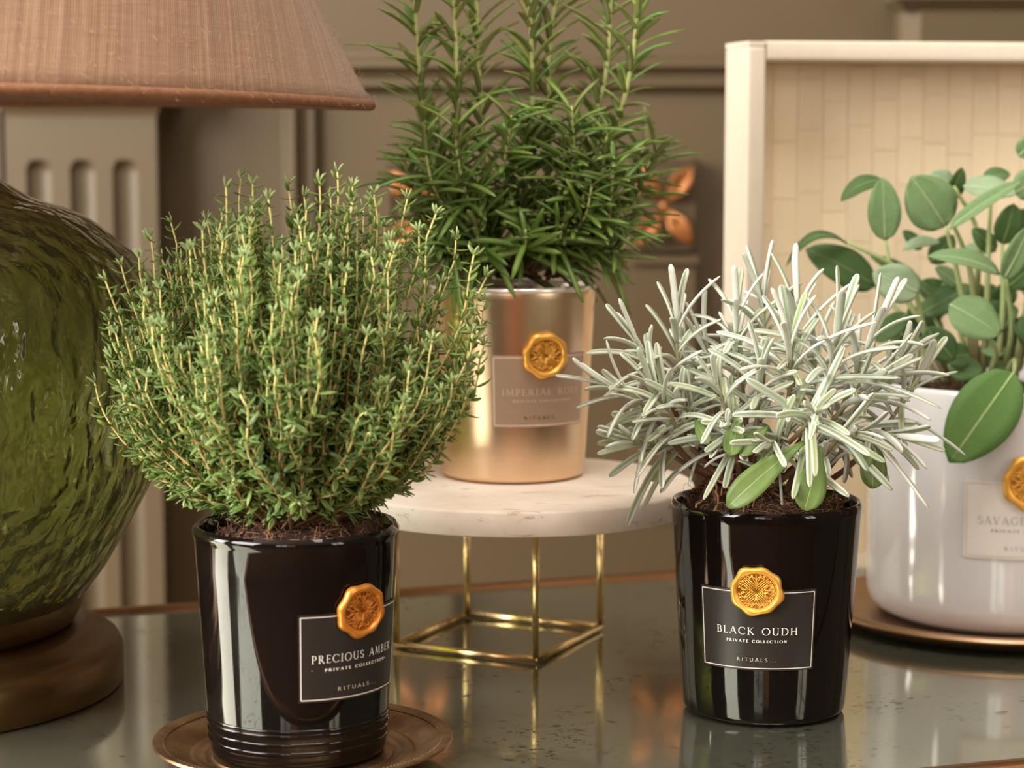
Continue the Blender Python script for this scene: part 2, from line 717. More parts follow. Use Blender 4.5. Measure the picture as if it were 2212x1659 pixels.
frame_molding('trim_6', wx(612), wx(1790), -.35, wz(112),
              [(0, -.002), (.001, .006), (.004, .0065), (.0055, .013), (.0085, .0175), (.0125, .018), (.0155, .014), (.018, .009), (.0225, .0075),
               (.0235, .010), (.0275, .0105), (.0300, .008), (.033, .003), (.0335, -.003)])

# posts under the rosettes, and the ledge above each
for i, (cx_, nm) in enumerate(((905, 'trim_7'), (1435, 'trim_8'))):
    b = MB()
    hw = .0262
    x = wx(cx_, 1.82)
    zt = wz(553, 1.82)
    b.box(x - hw, x + hw, WY - .016, WY, wz(1095, 1.82), zt - .007)
    b.box(x - hw - .002, x + hw + .002, WY - .021, WY, zt - .007, zt)
    struct(b.build(nm, M['wall'], smooth=False))


def rosette(name, cx_, cy_, label):
    c0 = P(cx_, cy_, 1.822)
    t = thing(name, (c0.x, WY, c0.z), label, 'ornament', 'gilded wall rosettes')
    b = MB()
    b.box(-.0262, .0262, -.018, 0, -.0375, .0375)
    b.box(-.0262, -.0235, -.021, -.017, -.0375, .0375)
    b.box(.0235, .0262, -.021, -.017, -.0375, .0375)
    b.box(-.0262, .0262, -.021, -.017, .035, .0375)
    b.box(-.0262, .0262, -.021, -.017, -.0375, -.035)
    bb = b.build('backing_block', M['wall'], t, smooth=False)
    for sx, sz in ((1, 1), (-1, 1), (1, -1), (-1, -1)):
        b = MB()
        tip = Vector((sx * .0235, -.026, sz * .0325))
        base = Vector((sx * .002, -.022, sz * .003))
        d = tip - base
        L = d.length
        d.normalize()
        nrm = Vector((0, -1, 0))
        side = d.cross(nrm).normalized()
        v, f = [], []
        NS, NW = 9, 5
        for i in range(NS):
            tt = i / (NS - 1)
            wd = .0076 * math.sin(PI * (tt ** 1.05)) ** .95 + .0006
            for j in range(NW):
                s = -1 + 2 * j / (NW - 1)
                ht = .004 * math.sin(PI * tt) + .0065 * s * s * math.sin(PI * tt) + (.0012 if abs(s) < .1 else 0)
                v.append(base + d * (L * tt) + side * (s * wd) + nrm * ht)
        for i in range(NS - 1):
            for j in range(NW - 1):
                f.append((i * NW + j, i * NW + j + 1, (i + 1) * NW + j + 1, (i + 1) * NW + j))
        m0 = len(v)
        v += [p - nrm * .004 for p in v]
        f += [tuple(q + m0 for q in reversed(x)) for x in f]
        rim = [i * NW for i in range(NS)] + [(NS - 1) * NW + j for j in range(1, NW)] + [i * NW + NW - 1 for i in range(NS - 2, -1, -1)] + [j for j in range(NW - 2, 0, -1)]
        for k in range(len(rim)):
            a, c_ = rim[k], rim[(k + 1) % len(rim)]
            f.append((a, c_, c_ + m0, a + m0))
        b.add(v, f)
        b.build('petal', M['rosette'], t)
        # each petal's inner boss
        b = MB()
        bp = base + d * (L * .28) + nrm * .006
        lathe(b, [(.0001, -.002), (.0020, -.0016), (.0030, 0), (.0020, .0016), (.0001, .002)], 12, cap0=False, cap1=False)
        b.v = [(bp.x + x, bp.y + z * .8, bp.z + y) for x, y, z in b.v]
        b.build('petal_boss', M['rosette'], t)
    b = MB()
    lathe(b, [(.0001, -.003), (.0026, -.0024), (.0036, 0), (.0026, .0024), (.0001, .003)], 14, cap0=False, cap1=False)
    b.v = [(x, -.031 + z, y) for x, y, z in b.v]
    b.build('center_boss', M['rosette'], t)
    return t


rosette('gilded_rosette', 1434, 444, 'gilded four petal rosette in the wall panel beside the cream tray')
rosette('gilded_rosette', 906, 456, 'gilded four petal rosette half hidden behind the rosemary sprigs')

# brown curtain behind the camera (seen only in the glass reflections)
b = MB()
nx = 60
for (xa, xb) in ((-.30, .75),):
    v = []
    for i in range(nx + 1):
        x = xa + (xb - xa) * i / nx
        y = -2.55 + .035 * math.sin(i * 1.3) + .015 * math.sin(i * 2.9)
        v += [(x, y, FZ + .02), (x, y, 1.8)]
    b.add(v, [(2 * i, 2 * i + 2, 2 * i + 3, 2 * i + 1) for i in range(nx)])
tag(b.build('curtain', M['curtain']), 'long brown curtain behind the viewer, reflected in the black pots', 'curtain')

# ------------------------------------------------------------------ console table
TA = math.radians(18)
ex, ey = Vector((math.cos(TA), math.sin(TA), 0)), Vector((-math.sin(TA), math.cos(TA), 0))
pback = PZ(1450, 1243, 0.0)
pfront = PZ(2212, 1652, 0.0)
depth = (pback - pfront).dot(ey)
tcen = pback - ey * (depth / 2)
tcen = tcen + ex * (.16 - (tcen.dot(ex)))
tcen.z = 0
TL = 1.62
tbl = thing('console_table', (tcen.x, tcen.y, FZ), 'narrow console table with foxed antique mirror top and thin gilt edge', 'table', rz=TA)
TZ = -FZ
b = MB()
b.box(-TL / 2 + .004, TL / 2 - .004, -depth / 2 + .004, depth / 2 - .004, TZ - .008, TZ)
mt = b.build('mirror_top', M['mirror'], tbl, smooth=False)
for (x0, x1, y0, y1) in ((-TL / 2, TL / 2, depth / 2 - .004, depth / 2 + .004), (-TL / 2, TL / 2, -depth / 2 - .004, -depth / 2 + .004),
                         (-TL / 2 - .004, -TL / 2 + .004, -depth / 2, depth / 2), (TL / 2 - .004, TL / 2 + .004, -depth / 2, depth / 2)):
    b = MB()
    lng = x1 - x0 > y1 - y0
    pr = [(0, -.03), (.0, .0012), (.0012, .0024), (.0068, .0024), (.008, .0012), (.008, -.03)]
    v = []
    for q, z in pr:
        if lng:
            v += [(x0, y0 + q, TZ + z), (x1, y0 + q, TZ + z)]
        else:
            v += [(x0 + q, y0, TZ + z), (x0 + q, y1, TZ + z)]
    n = len(pr)
    b.add(v, [(2 * i, 2 * i + 1, (2 * i + 3) % (2 * n), (2 * i + 2) % (2 * n)) for i in range(n)] + [tuple(range(0, 2 * n, 2)), tuple(range(1, 2 * n, 2))])
    b.build('gilt_edge', M['gilt'], tbl, smooth=True, sharp=50)
for sx in (-1, 1):
    for sy in (-1, 1):
        b = MB()
        lathe(b, [(.012, 0), (.014, .02), (.016, TZ - .06), (.02, TZ - .035)], 20, center=(sx * (TL / 2 - .05), sy * (depth / 2 - .04), 0))
        b.build('leg', M['gilt'], tbl)
b = MB()
b.box(-TL / 2 + .01, TL / 2 - .01, -depth / 2 + .01, depth / 2 - .01, TZ - .036, TZ - .008)
b.build('apron', M['gilt'], tbl, smooth=False)

# ------------------------------------------------------------------ lettering
TK, TN = .15, .065


def L_(x0, y0, x1, y1, w_=TK):
    return ('l', x0, y0, x1, y1, w_)


def A_(cx_, cy_, rx, ry, a0, a1, w_=TK):
    return ('a', cx_, cy_, rx, ry, a0, a1, w_)


def S_(x, y, h_=.14):
    return ('l', x - h_, y, x + h_, y, .05)


GL = {
    'A': (.86, [L_(.43, 1, .1, 0, TN), L_(.43, 1, .76, 0), L_(.2, .34, .66, .34, TN), S_(.1, .02, .1), S_(.76, .02, .12)]),
    'B': (.66, [L_(.16, 0, .16, 1), L_(.05, .97, .34, .97, TN), L_(.16, .53, .34, .53, TN), L_(.05, .03, .34, .03, TN), A_(.32, .75, .19, .22, -90, 90), A_(.32, .28, .25, .25, -90, 90)]),
    'C': (.86, [A_(.48, .5, .4, .49, 45, 315), L_(.77, .86, .77, .7, .05), L_(.77, .14, .8, .24, .05)]),
    'D': (.88, [L_(.16, 0, .16, 1), L_(.05, .97, .4, .97, TN), L_(.05, .03, .4, .03, TN), A_(.38, .5, .4, .47, -90, 90)]),
    'E': (.6, [L_(.16, 0, .16, 1), L_(.05, .97, .52, .97, TN), L_(.16, .52, .44, .52, TN), L_(.05, .03, .55, .03, TN), L_(.52, .97, .52, .84, .05), L_(.55, .03, .55, .17, .05), L_(.44, .6, .44, .44, .05)]),
    'G': (.92, [A_(.48, .5, .4, .49, 45, 310), L_(.76, .86, .76, .7, .05), L_(.76, .1, .76, .45, .13), S_(.76, .45, .12)]),
    'H': (.86, [L_(.16, 0, .16, 1), L_(.7, 0, .7, 1), L_(.16, .52, .7, .52, TN), S_(.16, .02), S_(.16, .98), S_(.7, .02), S_(.7, .98)]),
    'I': (.34, [L_(.17, 0, .17, 1), S_(.17, .02), S_(.17, .98)]),
    'K': (.8, [L_(.16, 0, .16, 1), L_(.2, .46, .62, .98, TN), L_(.3, .58, .7, 0), S_(.16, .02), S_(.16, .98), S_(.62, .98, .1), S_(.72, .02, .1)]),
    'L': (.58, [L_(.16, 0, .16, 1), L_(.05, .03, .52, .03, TN), L_(.53, .03, .53, .2, .05), S_(.16, .98)]),
    'M': (1.02, [L_(.14, 0, .2, 1, TN), L_(.2, 1, .5, .08), L_(.5, .08, .8, 1, TN), L_(.8, 1, .88, 0), S_(.14, .02, .1), S_(.88, .02, .12), S_(.16, .98, .08), S_(.86, .98, .08)]),
    'N': (.9, [L_(.15, 0, .15, 1, TN), L_(.15, 1, .73, .02), L_(.73, 0, .73, 1, TN), S_(.15, .02, .1), S_(.73, .98, .1), S_(.12, .98, .08)]),
    'O': (.96, [A_(.48, .5, .4, .49, 0, 360)]),
    'P': (.62, [L_(.16, 0, .16, 1), L_(.05, .97, .34, .97, TN), L_(.16, .46, .34, .46, TN), A_(.32, .715, .22, .255, -90, 90), S_(.16, .02)]),
    'R': (.76, [L_(.16, 0, .16, 1), L_(.05, .97, .34, .97, TN), L_(.16, .5, .34, .5, TN), A_(.32, .735, .2, .235, -90, 90), L_(.34, .5, .68, 0), S_(.16, .02), S_(.7, .02, .08)]),
    'S': (.6, [A_(.3, .74, .2, .24, 30, 250), A_(.3, .26, .22, .24, -150, 80), L_(.48, .9, .48, .76, .05), L_(.1, .1, .1, .25, .05)]),
    'T': (.74, [L_(.37, 0, .37, 1), L_(.05, .97, .69, .97, TN), S_(.37, .02), L_(.05, .97, .05, .82, .05), L_(.69, .97, .69, .82, .05)]),
    'U': (.84, [L_(.16, .35, .16, 1), L_(.68, .35, .68, 1, TN), A_(.42, .35, .26, .34, 180, 360), S_(.16, .98), S_(.68, .98, .1)]),
    'V': (.84, [L_(.1, 1, .42, 0), L_(.42, 0, .74, 1, TN), S_(.1, .98, .11), S_(.74, .98, .1)]),
    '.': (.3, [L_(.15, 0, .15, .13, .14)]),
    ' ': (.5, []),
}


def text_quads(s, height, width, x0=0, y0=0, sans=False, bold=1.0, spacing=.16):
    """list of quads (4 x (u,v)) for a line of capitals, centred on x0"""
    adv = []
    x = 0
    for ch in s:
        adv.append(x)
        x += GL[ch][0] + spacing
    total = x - spacing
    sx = width / total
    out = []
    for ch, a in zip(s, adv):
        for st in GL[ch][1]:
            if st[0] == 'l':
                _, xa, ya, xb, yb, w_ = st
                if sans:
                    if w_ <= .055:
                        continue
                    w_ = .12
                pts = [(xa, ya, w_), (xb, yb, w_)]
            else:
                _, cx_, cy_, rx, ry, a0, a1, w_ = st
                n = max(6, int(abs(a1 - a0) / 15))
                pts = []
                for i in range(n + 1):
                    th = math.radians(a0 + (a1 - a0) * i / n)
                    ww = .12 if sans else TN + (w_ - TN) * abs(math.cos(th))
                    pts.append((cx_ + rx * math.cos(th), cy_ + ry * math.sin(th), ww))
            for p, q in zip(pts, pts[1:]):
                dx, dy = q[0] - p[0], q[1] - p[1]
                l = math.hypot(dx, dy) or 1
                nx_, ny_ = -dy / l, dx / l
                quad = []
                for (px, py, w_), sg in ((p, 1), (p, -1), (q, -1), (q, 1)):
                    ww = w_ * bold * .5 * sg
                    quad.append((x0 - width / 2 + (a + px + nx_ * ww) * sx, y0 + (py + ny_ * ww) * height))
                out.append(quad)
    return out


class Pot:
    """local frame of a pot: r(z), facing angle -> wraps flat label coordinates on the side"""
    def __init__(s, pos, r0, r1, h, face, rz0=0.0):
        s.pos, s.r0, s.r1, s.h = pos, r0, r1, h
        s.phi0 = -math.atan2(pos.x, pos.y) + math.radians(face)

    def rad(s, z):
        return s.r0 + (s.r1 - s.r0) * z / s.h

    def wrap(s, u, v, off, zc):
        z = zc + v
        ph = s.phi0 + u / s.rad(zc)
        r = s.rad(z) + off
        return Vector((math.sin(ph) * r, -math.cos(ph) * r, z))


def wrap_mesh(pot, quads, off, zc, sub=1):
    b = MB()
    for q in quads:
        b.add([pot.wrap(u, v, off, zc) for u, v in q], [(0, 1, 2, 3)])
    return b


def strip(pot, b, pts, wd, off, zc, n=20):
    for (u0, v0), (u1, v1) in zip(pts, pts[1:]):
        dx, dy = u1 - u0, v1 - v0
        l = math.hypot(dx, dy)
        nx_, ny_ = -dy / l * wd / 2, dx / l * wd / 2
        k = n if abs(dx) > abs(dy) else 2
        v, f = [], []
        for i in range(k + 1):
            t = i / k
            u, vv = u0 + dx * t, v0 + dy * t
            v += [pot.wrap(u + nx_, vv + ny_, off, zc), pot.wrap(u - nx_, vv - ny_, off, zc)]
        b.add(v, [(2 * i, 2 * i + 1, 2 * i + 3, 2 * i + 2) for i in range(k)])


def label_on(t, pot, zc, W, H, lab_mat, line_mat, title, title_w, ink, ink2, ink3, sc=1.0, line_w=.0005, seal_mat=None, seal_r=.0122, sub_strike=False):
    b = MB()
    nu, nv = 28, 4
    for off, flip in ((.0007, False), ):
        v = [pot.wrap(-W / 2 + W * i / nu, -H / 2 + H * j / nv, off, zc) for j in range(nv + 1) for i in range(nu + 1)]
        f = [(j * (nu + 1) + i, j * (nu + 1) + i + 1, (j + 1) * (nu + 1) + i + 1, (j + 1) * (nu + 1) + i) for j in range(nv) for i in range(nu)]
        m0 = len(v)
        v += [pot.wrap(-W / 2 + W * i / nu, -H / 2 + H * j / nv, .0001, zc) for j in range(nv + 1) for i in range(nu + 1)]
        ring = [i for i in range(nu + 1)] + [j * (nu + 1) + nu for j in range(1, nv + 1)] + [nv * (nu + 1) + i for i in range(nu - 1, -1, -1)] + [j * (nu + 1) for j in range(nv - 1, 0, -1)]
        f += [(ring[(k + 1) % len(ring)], ring[k], ring[k] + m0, ring[(k + 1) % len(ring)] + m0) for k in range(len(ring))]
        b.add(v, f)
    lab = b.build('label', lab_mat, t, sharp=40)
    b = MB()
    i_ = .0011 * sc
    a, c_ = W / 2 - i_, H / 2 - i_
    strip(pot, b, [(-a, c_), (a, c_), (a, -c_), (-a, -c_), (-a, c_)], line_w, .00085, zc)
    b.build('border_line', line_mat, lab)
    q = text_quads(title, .0035 * sc, title_w, 0, -H * .054, bold=.85)
    wrap_mesh(pot, q, .0010, zc).build('title_lettering', ink, lab, smooth=False)
    q = text_quads('PRIVATE COLLECTION', .00125 * sc, title_w * .74, 0, -H * .15, bold=1.7, spacing=.3)
    if sub_strike:
        q.append([(-title_w * .5, -H * .15 + .0005), (-title_w * .5, -H * .15 + .0007), (title_w * .4, -H * .15 + .0007), (title_w * .4, -H * .15 + .0005)][::-1])
    wrap_mesh(pot, q, .0010, zc).build('subtitle_lettering', ink2, lab, smooth=False)
    q = text_quads('RITUALS...', .0016 * sc, title_w * .48, 0, -H * .386, sans=True, spacing=.28)
    wrap_mesh(pot, q, .0010, zc).build('maker_lettering', ink3, lab, smooth=False)
    # wax seal
    c = (0, H / 2 - .0002 * sc)
    b = MB()
    n = 72
    R = seal_r

    def Rim(a):
        return R * (.95 + .018 * math.cos(3 * a + .6) + .034 * math.cos(8 * a + 1.9) + .02 * math.cos(5 * a + 2))
    rings = [(1.0, 0), (1.01, .0012), (.97, .0024), (.90, .0031), (.83, .0030), (.785, .0024), (.765, .0013), (.4, .0013), (0.02, .0013)]
    v, f = [], []
    for k, (q_, h_) in enumerate(rings):
        for i in range(n):
            a = 2 * PI * i / n
            blend = 1 if q_ > .9 else max(0, (q_ - .8) / .1)
            rr = q_ * (Rim(a) * blend + R * .9 * (1 - blend))
            v.append(pot.wrap(c[0] + rr * math.cos(a), c[1] + rr * math.sin(a), .0009 + h_, zc))
    for k in range(len(rings) - 1):
        for i in range(n):
            j = (i + 1) % n
            f.append((k * n + i, k * n + j, (k + 1) * n + j, (k + 1) * n + i))
    b.add(v, f, [(1, 1, 1, 1)] * (6 * n) + [(.42, .36, .28, 1)] * ((len(rings) - 6) * n))  # recessed field coloured darker, painted shade that makes the emblem stand out
    seal = b.build('wax_seal', seal_mat, t)
    # emblem: raised cord ornament
    b = MB()
    rr = R * .69

    def cord(pts, wd=.00025, close=False):
        P3 = [pot.wrap(c[0] + x * rr, c[1] + y * rr, .0009 + .0015, zc) for x, y in pts]
        if len(P3) > 1:
            tube(b, P3, wd * sc, 5)

    def circ(cx_, cy_, r_, a0, a1, n_=14):
        cord([(cx_ + r_ * math.cos(math.radians(a0 + (a1 - a0) * i / n_)), cy_ + r_ * math.sin(math.radians(a0 + (a1 - a0) * i / n_))) for i in range(n_ + 1)])
    circ(0, 0, 1.0, 0, 360, 48)
    for s_ in (1, -1):
        for o_ in (-.2, -.1, 0, .1, .2):
            a = .66 - abs(o_) * .5
            d_ = o_ * .7071
            cord([(-a - d_ * s_, (-a * s_ + d_)), (-d_ * s_ * 1 - .03, (d_ - .03 * s_)), ] if s_ == 0 else [(-a + d_, (-a - d_) * s_), (-.08 + d_, (-.08 - d_) * s_)])
            cord([(a + d_, (a - d_) * s_), (.08 + d_, (.08 - d_) * s_)])
        cord([(0, .1 * s_), (0, .9 * s_)])
        for q_ in (1, -1):
            circ(q_ * .2, .62 * s_, .18, 180 if q_ > 0 else 0, (0 if s_ > 0 else 360) if q_ > 0 else (180 if s_ > 0 else -180))
            cord([(q_ * .02, .35 * s_), (q_ * .07, .55 * s_), (q_ * .2, .8 * s_), (q_ * .3, .88 * s_)])
            circ(q_ * .42, .78 * s_, .08, 0, 300)
            circ(s_ * .62, q_ * .2, .16, 90, 330)
            cord([(s_ * .4, q_ * .04), (s_ * .6, q_ * .08), (s_ * .85, q_ * .22), (s_ * .9, q_ * .34)])
            cord([(s_ * .32, q_ * .02), (s_ * .32, q_ * .14)])
            cord([(s_ * .42, q_ * .08), (s_ * .42, q_ * .2)])
            circ(s_ * .8, q_ * .45, .07, 0, 320)
            for e in range(3):
                cord([(s_ * (.5 + e * .1), q_ * (.52 + .02 * e)), (s_ * (.54 + e * .1), q_ * (.6 - .02 * e))])
            for e in range(7):
                aa = math.radians(12 + e * 13)
                circ(s_ * .9 * math.cos(aa), q_ * .9 * math.sin(aa), .035, 0, 360, 6)
    b.build('seal_emblem', seal_mat, seal)
    return lab


def soil(t, r, z, bumps, seed, rng=24, mound=None):
    b = MB()
    v, f, nr, na = [], [], 22, 64
    v.append((0, 0, 0))
    for i in range(1, nr + 1):
        for j in range(na):
            a = 2 * PI * j / na
            v.append((r * i / nr * math.cos(a), r * i / nr * math.sin(a), 0))
    out = []
    for x, y, _ in v:
        h_ = mound(x, y) if mound else 0
        n_ = noise.noise(Vector((x * 180 + seed, y * 180, seed))) * .5 + noise.noise(Vector((x * 420, y * 420 + seed, 3))) * .35
        out.append((x, y, z + h_ + n_ * bumps))
    for j in range(na):
        f.append((0, 1 + j, 1 + (j + 1) % na))
    for i in range(1, nr):
        for j in range(na):
            k = (j + 1) % na
            f.append((1 + (i - 1) * na + j, 1 + i * na + j, 1 + i * na + k, 1 + (i - 1) * na + k))
    b.add(out, f)
    s = b.build('soil', M['soil'], t)

    def zat(x, y):
        return z + (mound(x, y) if mound else 0)
    # crumbs
    b = MB()
    rs = random.Random(seed)
    for _ in range(700):
        a, q = rs.uniform(0, 2 * PI), r * .97 * math.sqrt(rs.random())
        x, y = q * math.cos(a), q * math.sin(a)
        s_ = rs.uniform(.0003, .0012)
        cz = zat(x, y) + rs.uniform(0, .0016)
        vv = []
        for d in ((1, 0, 0), (0, 1, 0), (-1, 0, 0), (0, -1, 0), (0, 0, 1), (0, 0, -1), (.7, .7, .6), (-.7, .6, .5)):
            vv.append((x + d[0] * s_ * rs.uniform(.6, 1.3), y + d[1] * s_ * rs.uniform(.6, 1.3), cz + d[2] * s_ * rs.uniform(.6, 1.1)))
        b.add(vv, [(0, 6, 4), (6, 1, 4), (1, 7, 4), (7, 2, 4), (2, 3, 4), (3, 0, 4), (1, 0, 5), (2, 1, 5), (3, 2, 5), (0, 3, 5), (0, 1, 6), (1, 2, 7)])
    c_ = b.build('soil_crumbs', M['soil'], s)
    c_['kind'] = 'stuff'
    b = MB()
    for _ in range(rng):
        a, q = rs.uniform(0, 2 * PI), r * .93 * math.sqrt(rs.random())
        x, y = q * math.cos(a), q * math.sin(a)
        p = Vector((x, y, zat(x, y)))
        d = Vector((rs.uniform(-1, 1), rs.uniform(-1, 1), rs.uniform(.0, .8))).normalized()
        pts = [p]
        st = rs.uniform(.0012, .0028)
        for i in range(6):
            d = (d + Vector((rs.uniform(-.7, .7), rs.uniform(-.7, .7), rs.uniform(-.7, .35)))).normalized()
            q2 = pts[-1] + d * st
            if math.hypot(q2.x, q2.y) > r * .97:
                break
            q2.z = max(q2.z, zat(q2.x, q2.y) + .0006)
            pts.append(q2)
        if len(pts) > 2:
            tube(b, pts, rs.uniform(.00007, .00020), 4)
    r_ = b.build('rootlets', M['root'], s)
    r_['kind'] = 'stuff'
    return zat


def pot_profile(r0, r1, h, th=.003, floor=.008, corner=.004, lip=.0):
    """outer then inner, closed"""
    pr = [(.001, .0008), (r0 - corner * 1.2, .0006), (r0 - corner * .8, 0)]
    for i in range(5):
        a = -PI / 2 + PI / 2 * i / 4
        pr.append((r0 - corner + corner * math.cos(a), corner + corner * math.sin(a)))
    k = (r1 - r0) / h
    for i in range(1, 9):
        z = corner + (h - .006 - corner) * i / 8
        pr.append((r0 + k * z, z))
    zt = h
    if lip:
        pr += [(r1 - lip * .4, h - .0052), (r1 + lip, h - .0035), (r1 + lip * 1.1, h - .002)]
    else:
        pr += [(r1, h - .0025)]
    pr += [(r1 - .0003, h - .001), (r1 - th * .35, h), (r1 - th * .75, h - .0002), (r1 - th, h - .0015)]
    for i in range(1, 6):
        z = h - .0015 - (h - .0015 - floor) * i / 5
        pr.append((r0 + k * z - th, z))
    pr.append((.001, floor))
    return pr


# ------------------------------------------------------------------ pots
PH = .1025
# 1) black pot with thyme (front left) on the brass dish
pa = PZ(640, 1130, .1065)
pa_z = .0045
PA = Pot(pa, .039, .045, PH, 38)
thyme_t = thing('potted_thyme', (pa.x, pa.y, pa_z), 'bushy green thyme in glossy black glass pot labelled PRECIOUS AMBER, on brass dish', 'potted plant')
b = MB()
pr = pot_profile(.039, .045, PH, lip=.0004)
lathe(b, pr, 96, cap0=True, cap1=True)
b.build('pot', M['black'], thyme_t, sharp=60)
b = MB()
for zz in (.0085, .0125, .0165, .0185):
    rr_ = PA.rad(zz) + .0001
    lathe(b, [(rr_ - .001, zz - .0012), (rr_ + .0003, zz - .0006), (rr_ + .0004, zz), (rr_ + .0003, zz + .0006), (rr_ - .001, zz + .0012)], 96, cap0=False, cap1=False)
b.build('base_ridges', M['black'], thyme_t)
label_on(thyme_t, PA, .0508, .0555, .0385, M['label_black'], M['white_line'], 'PRECIOUS AMBER', .0445, M['ink_white'], M['ink_white'], M['ink_bronze'], seal_mat=M['seal_shaded'], sub_strike=True)


def mound_a(x, y):
    q = math.hypot(x, y) / .042
    return max(0, .008 * (1 - q * q)) + .011 * math.exp(-((x - .024) ** 2 + (y - .006) ** 2) / .00022) - .001


za_ = soil(thyme_t, .0415, .0955, .0036, 11, 280, mound_a)

# 2) black pot with lavender (front right)
pb = PZ(1655, 1078, PH)
PB = Pot(pb, .039, .0456, PH, -5)
lav_t = thing('potted_lavender', (pb.x, pb.y, .0002), 'silvery grey lavender in glossy black glass pot labelled BLACK OUDH', 'potted plant')
b = MB()
lathe(b, pot_profile(.039, .0456, PH), 96)
b.build('pot', M['black'], lav_t, sharp=60)
label_on(lav_t, PB, .0475, .0555, .0385, M['label_black'], M['white_line'], 'BLACK OUDH', .038, M['ink_white'], M['ink_white'], M['ink_bronze'], seal_mat=M['seal'])


def mound_b(x, y):
    q = math.hypot(x, y) / .042
    return max(0, .011 * (1 - q * q)) + .016 * math.exp(-((x + .018) ** 2 + (y - .004) ** 2) / .00024) - .001


zb_ = soil(lav_t, .0415, .0955, .0038, 23, 320, mound_b)

# 3) satin gold pot with rosemary, on the stone stand
STZ = .0935
pg = PZ(1107, 1024, STZ)
PG = Pot(pg, .039, .0448, PH, 22.8)
ros_t = thing('potted_rosemary', (pg.x, pg.y, STZ + .0002), 'tall green rosemary in satin gold pot labelled IMPERIAL ROSE, on the stone stand', 'potted plant')
b = MB()
lathe(b, pot_profile(.039, .0448, PH, th=.002), 96)
b.build('pot', M['satin'], ros_t, sharp=60)
b = MB()
lathe(b, [(.0427, PH - .003), (.0427, PH + .0002), (.0437, PH + .0009), (.0449, PH + .0004), (.0452, PH - .0008), (.0449, PH - .0018)], 96, cap0=False, cap1=False)
tagl = b.build('rim', M['rim_silver'], ros_t)
label_on(ros_t, PG, .0495, .0545, .038, M['label_rose'], M['ink_rose'], 'IMPERIAL ROSE', .0445, M['ink_rose'], M['ink_rose'], M['ink_brown'], line_w=.0009, seal_mat=M['seal'], seal_r=.0124)
zg_ = soil(ros_t, .0425, .0965, .002, 31, 40, lambda x, y: 0)

# 4) large white pot with sage, on the copper plate
CPZ = .0055
pw = PZ(2161, 1318, CPZ)
RW = .0775
WH = .1335
PW = Pot(pw, RW - .0015, RW, WH, 10.5)
sage_t = thing('potted_sage', (pw.x, pw.y, CPZ + .0002), 'broad leaved green sage in wide white glass pot on copper plate', 'potted plant')
b = MB()
lathe(b, pot_profile(RW - .0015, RW, WH, th=.004, corner=.014), 110)
b.build('pot', M['white'], sage_t, sharp=60)
label_on(sage_t, PW, .0650, .069, .042, M['label_white'], M['ink_bronze'], 'SAVAGE GARDEN', .054, M['ink_grey'], M['ink_grey'], M['ink_grey'], sc=1.25, line_w=.0004, seal_mat=M['seal'], seal_r=.0155)
zw_ = soil(sage_t, .0725, .124, .003, 41, 60, lambda x, y: 0)

# ------------------------------------------------------------------ dishes
dish_t = thing('brass_dish', (pa.x + .0022, pa.y - .002, 0), 'round antique brass dish with beaded rim under the thyme pot', 'dish')
b = MB()
lathe(b, [(.001, .0008), (.030, .0008), (.038, .0002), (.046, .0008), (.056, .004), (.0615, .0088), (.0655, .0098), (.0665, .0104), (.0660, .0113), (.0640, .0112),
          (.0615, .0103), (.0600, .0098), (.0570, .0088), (.0530, .0062), (.0500, .0048), (.0490, .0052), (.0480, .0052), (.0470, .0044), (.0440, .0042), (.0430, .0040), (.0420, .0032), (.0405, .0032), (.040, .0042), (.001, .0042)], 120)
b.build('plate', M['dish'], dish_t, sharp=45)
b = MB()
for i in range(190):
    a = 2 * PI * i / 190
    cx_, cy_, cz_ = .0612 * math.cos(a), .0612 * math.sin(a), .0104
    r_ = .00075
    vv = [(cx_ + r_ * math.cos(q), cy_ + r_ * math.sin(q), cz_) for q in (0, PI / 3, 2 * PI / 3, PI, 4 * PI / 3, 5 * PI / 3)] + [(cx_, cy_, cz_ + r_)]
    b.add(vv, [(k, (k + 1) % 6, 6) for k in range(6)])
b.build('beading', M['dish'], dish_t)['kind'] = 'stuff'

cop_t = thing('copper_plate', (pw.x - .002, pw.y, 0), 'round copper plate with rolled edge under the white sage pot', 'plate')
b = MB()
lathe(b, [(.001, .001), (.06, .0005), (.078, .0002), (.088, .002), (.0945, .0058), (.0975, .0066), (.0993, .0086), (.0980, .0108), (.0955, .0112), (.0925, .0098), (.088, .0068), (.082, .0052), (.001, .0052)], 120)
b.build('plate', M['copper'], cop_t, sharp=60)

# ------------------------------------------------------------------ stand
corn = [PZ(1163, 1428, .0022), PZ(1290, 1352, .0022), PZ(998, 1325, .0022), PZ(868, 1392, .0022)]   # front, right, back, left
cc = sum(corn, Vector()) / 4
d1 = ((corn[0] - corn[3]) + (corn[1] - corn[2])) / 4
d2 = ((corn[2] - corn[3]) + (corn[1] - corn[0])) / 4
hs1, hs2 = d1.length, d2.length
ang = math.atan2(d1.y, d1.x)
plate_c = PZ(1113, 1040, STZ)
st_t = thing('display_stand', (cc.x, cc.y, 0), 'round travertine topped display stand on square brass wire frame', 'stand', rz=0)
print('stand', cc, hs1, hs2, math.degrees(ang), plate_c, math.degrees(d2.angle(d1)))
e1 = Vector((math.cos(ang), math.sin(ang), 0))
e2 = Vector((-math.sin(ang), math.cos(ang), 0))
hs = hs1
K = [(-1, -1), (1, -1), (1, hs2 / hs1), (-1, hs2 / hs1)]
K = [e1 * (a * hs1) + e2 * ((1 if b_ > 0 else -1) * hs2) for a, b_ in ((-1, -1), (1, -1), (1, 1), (-1, 1))]
zb0, zt0 = .0022, STZ - .0135
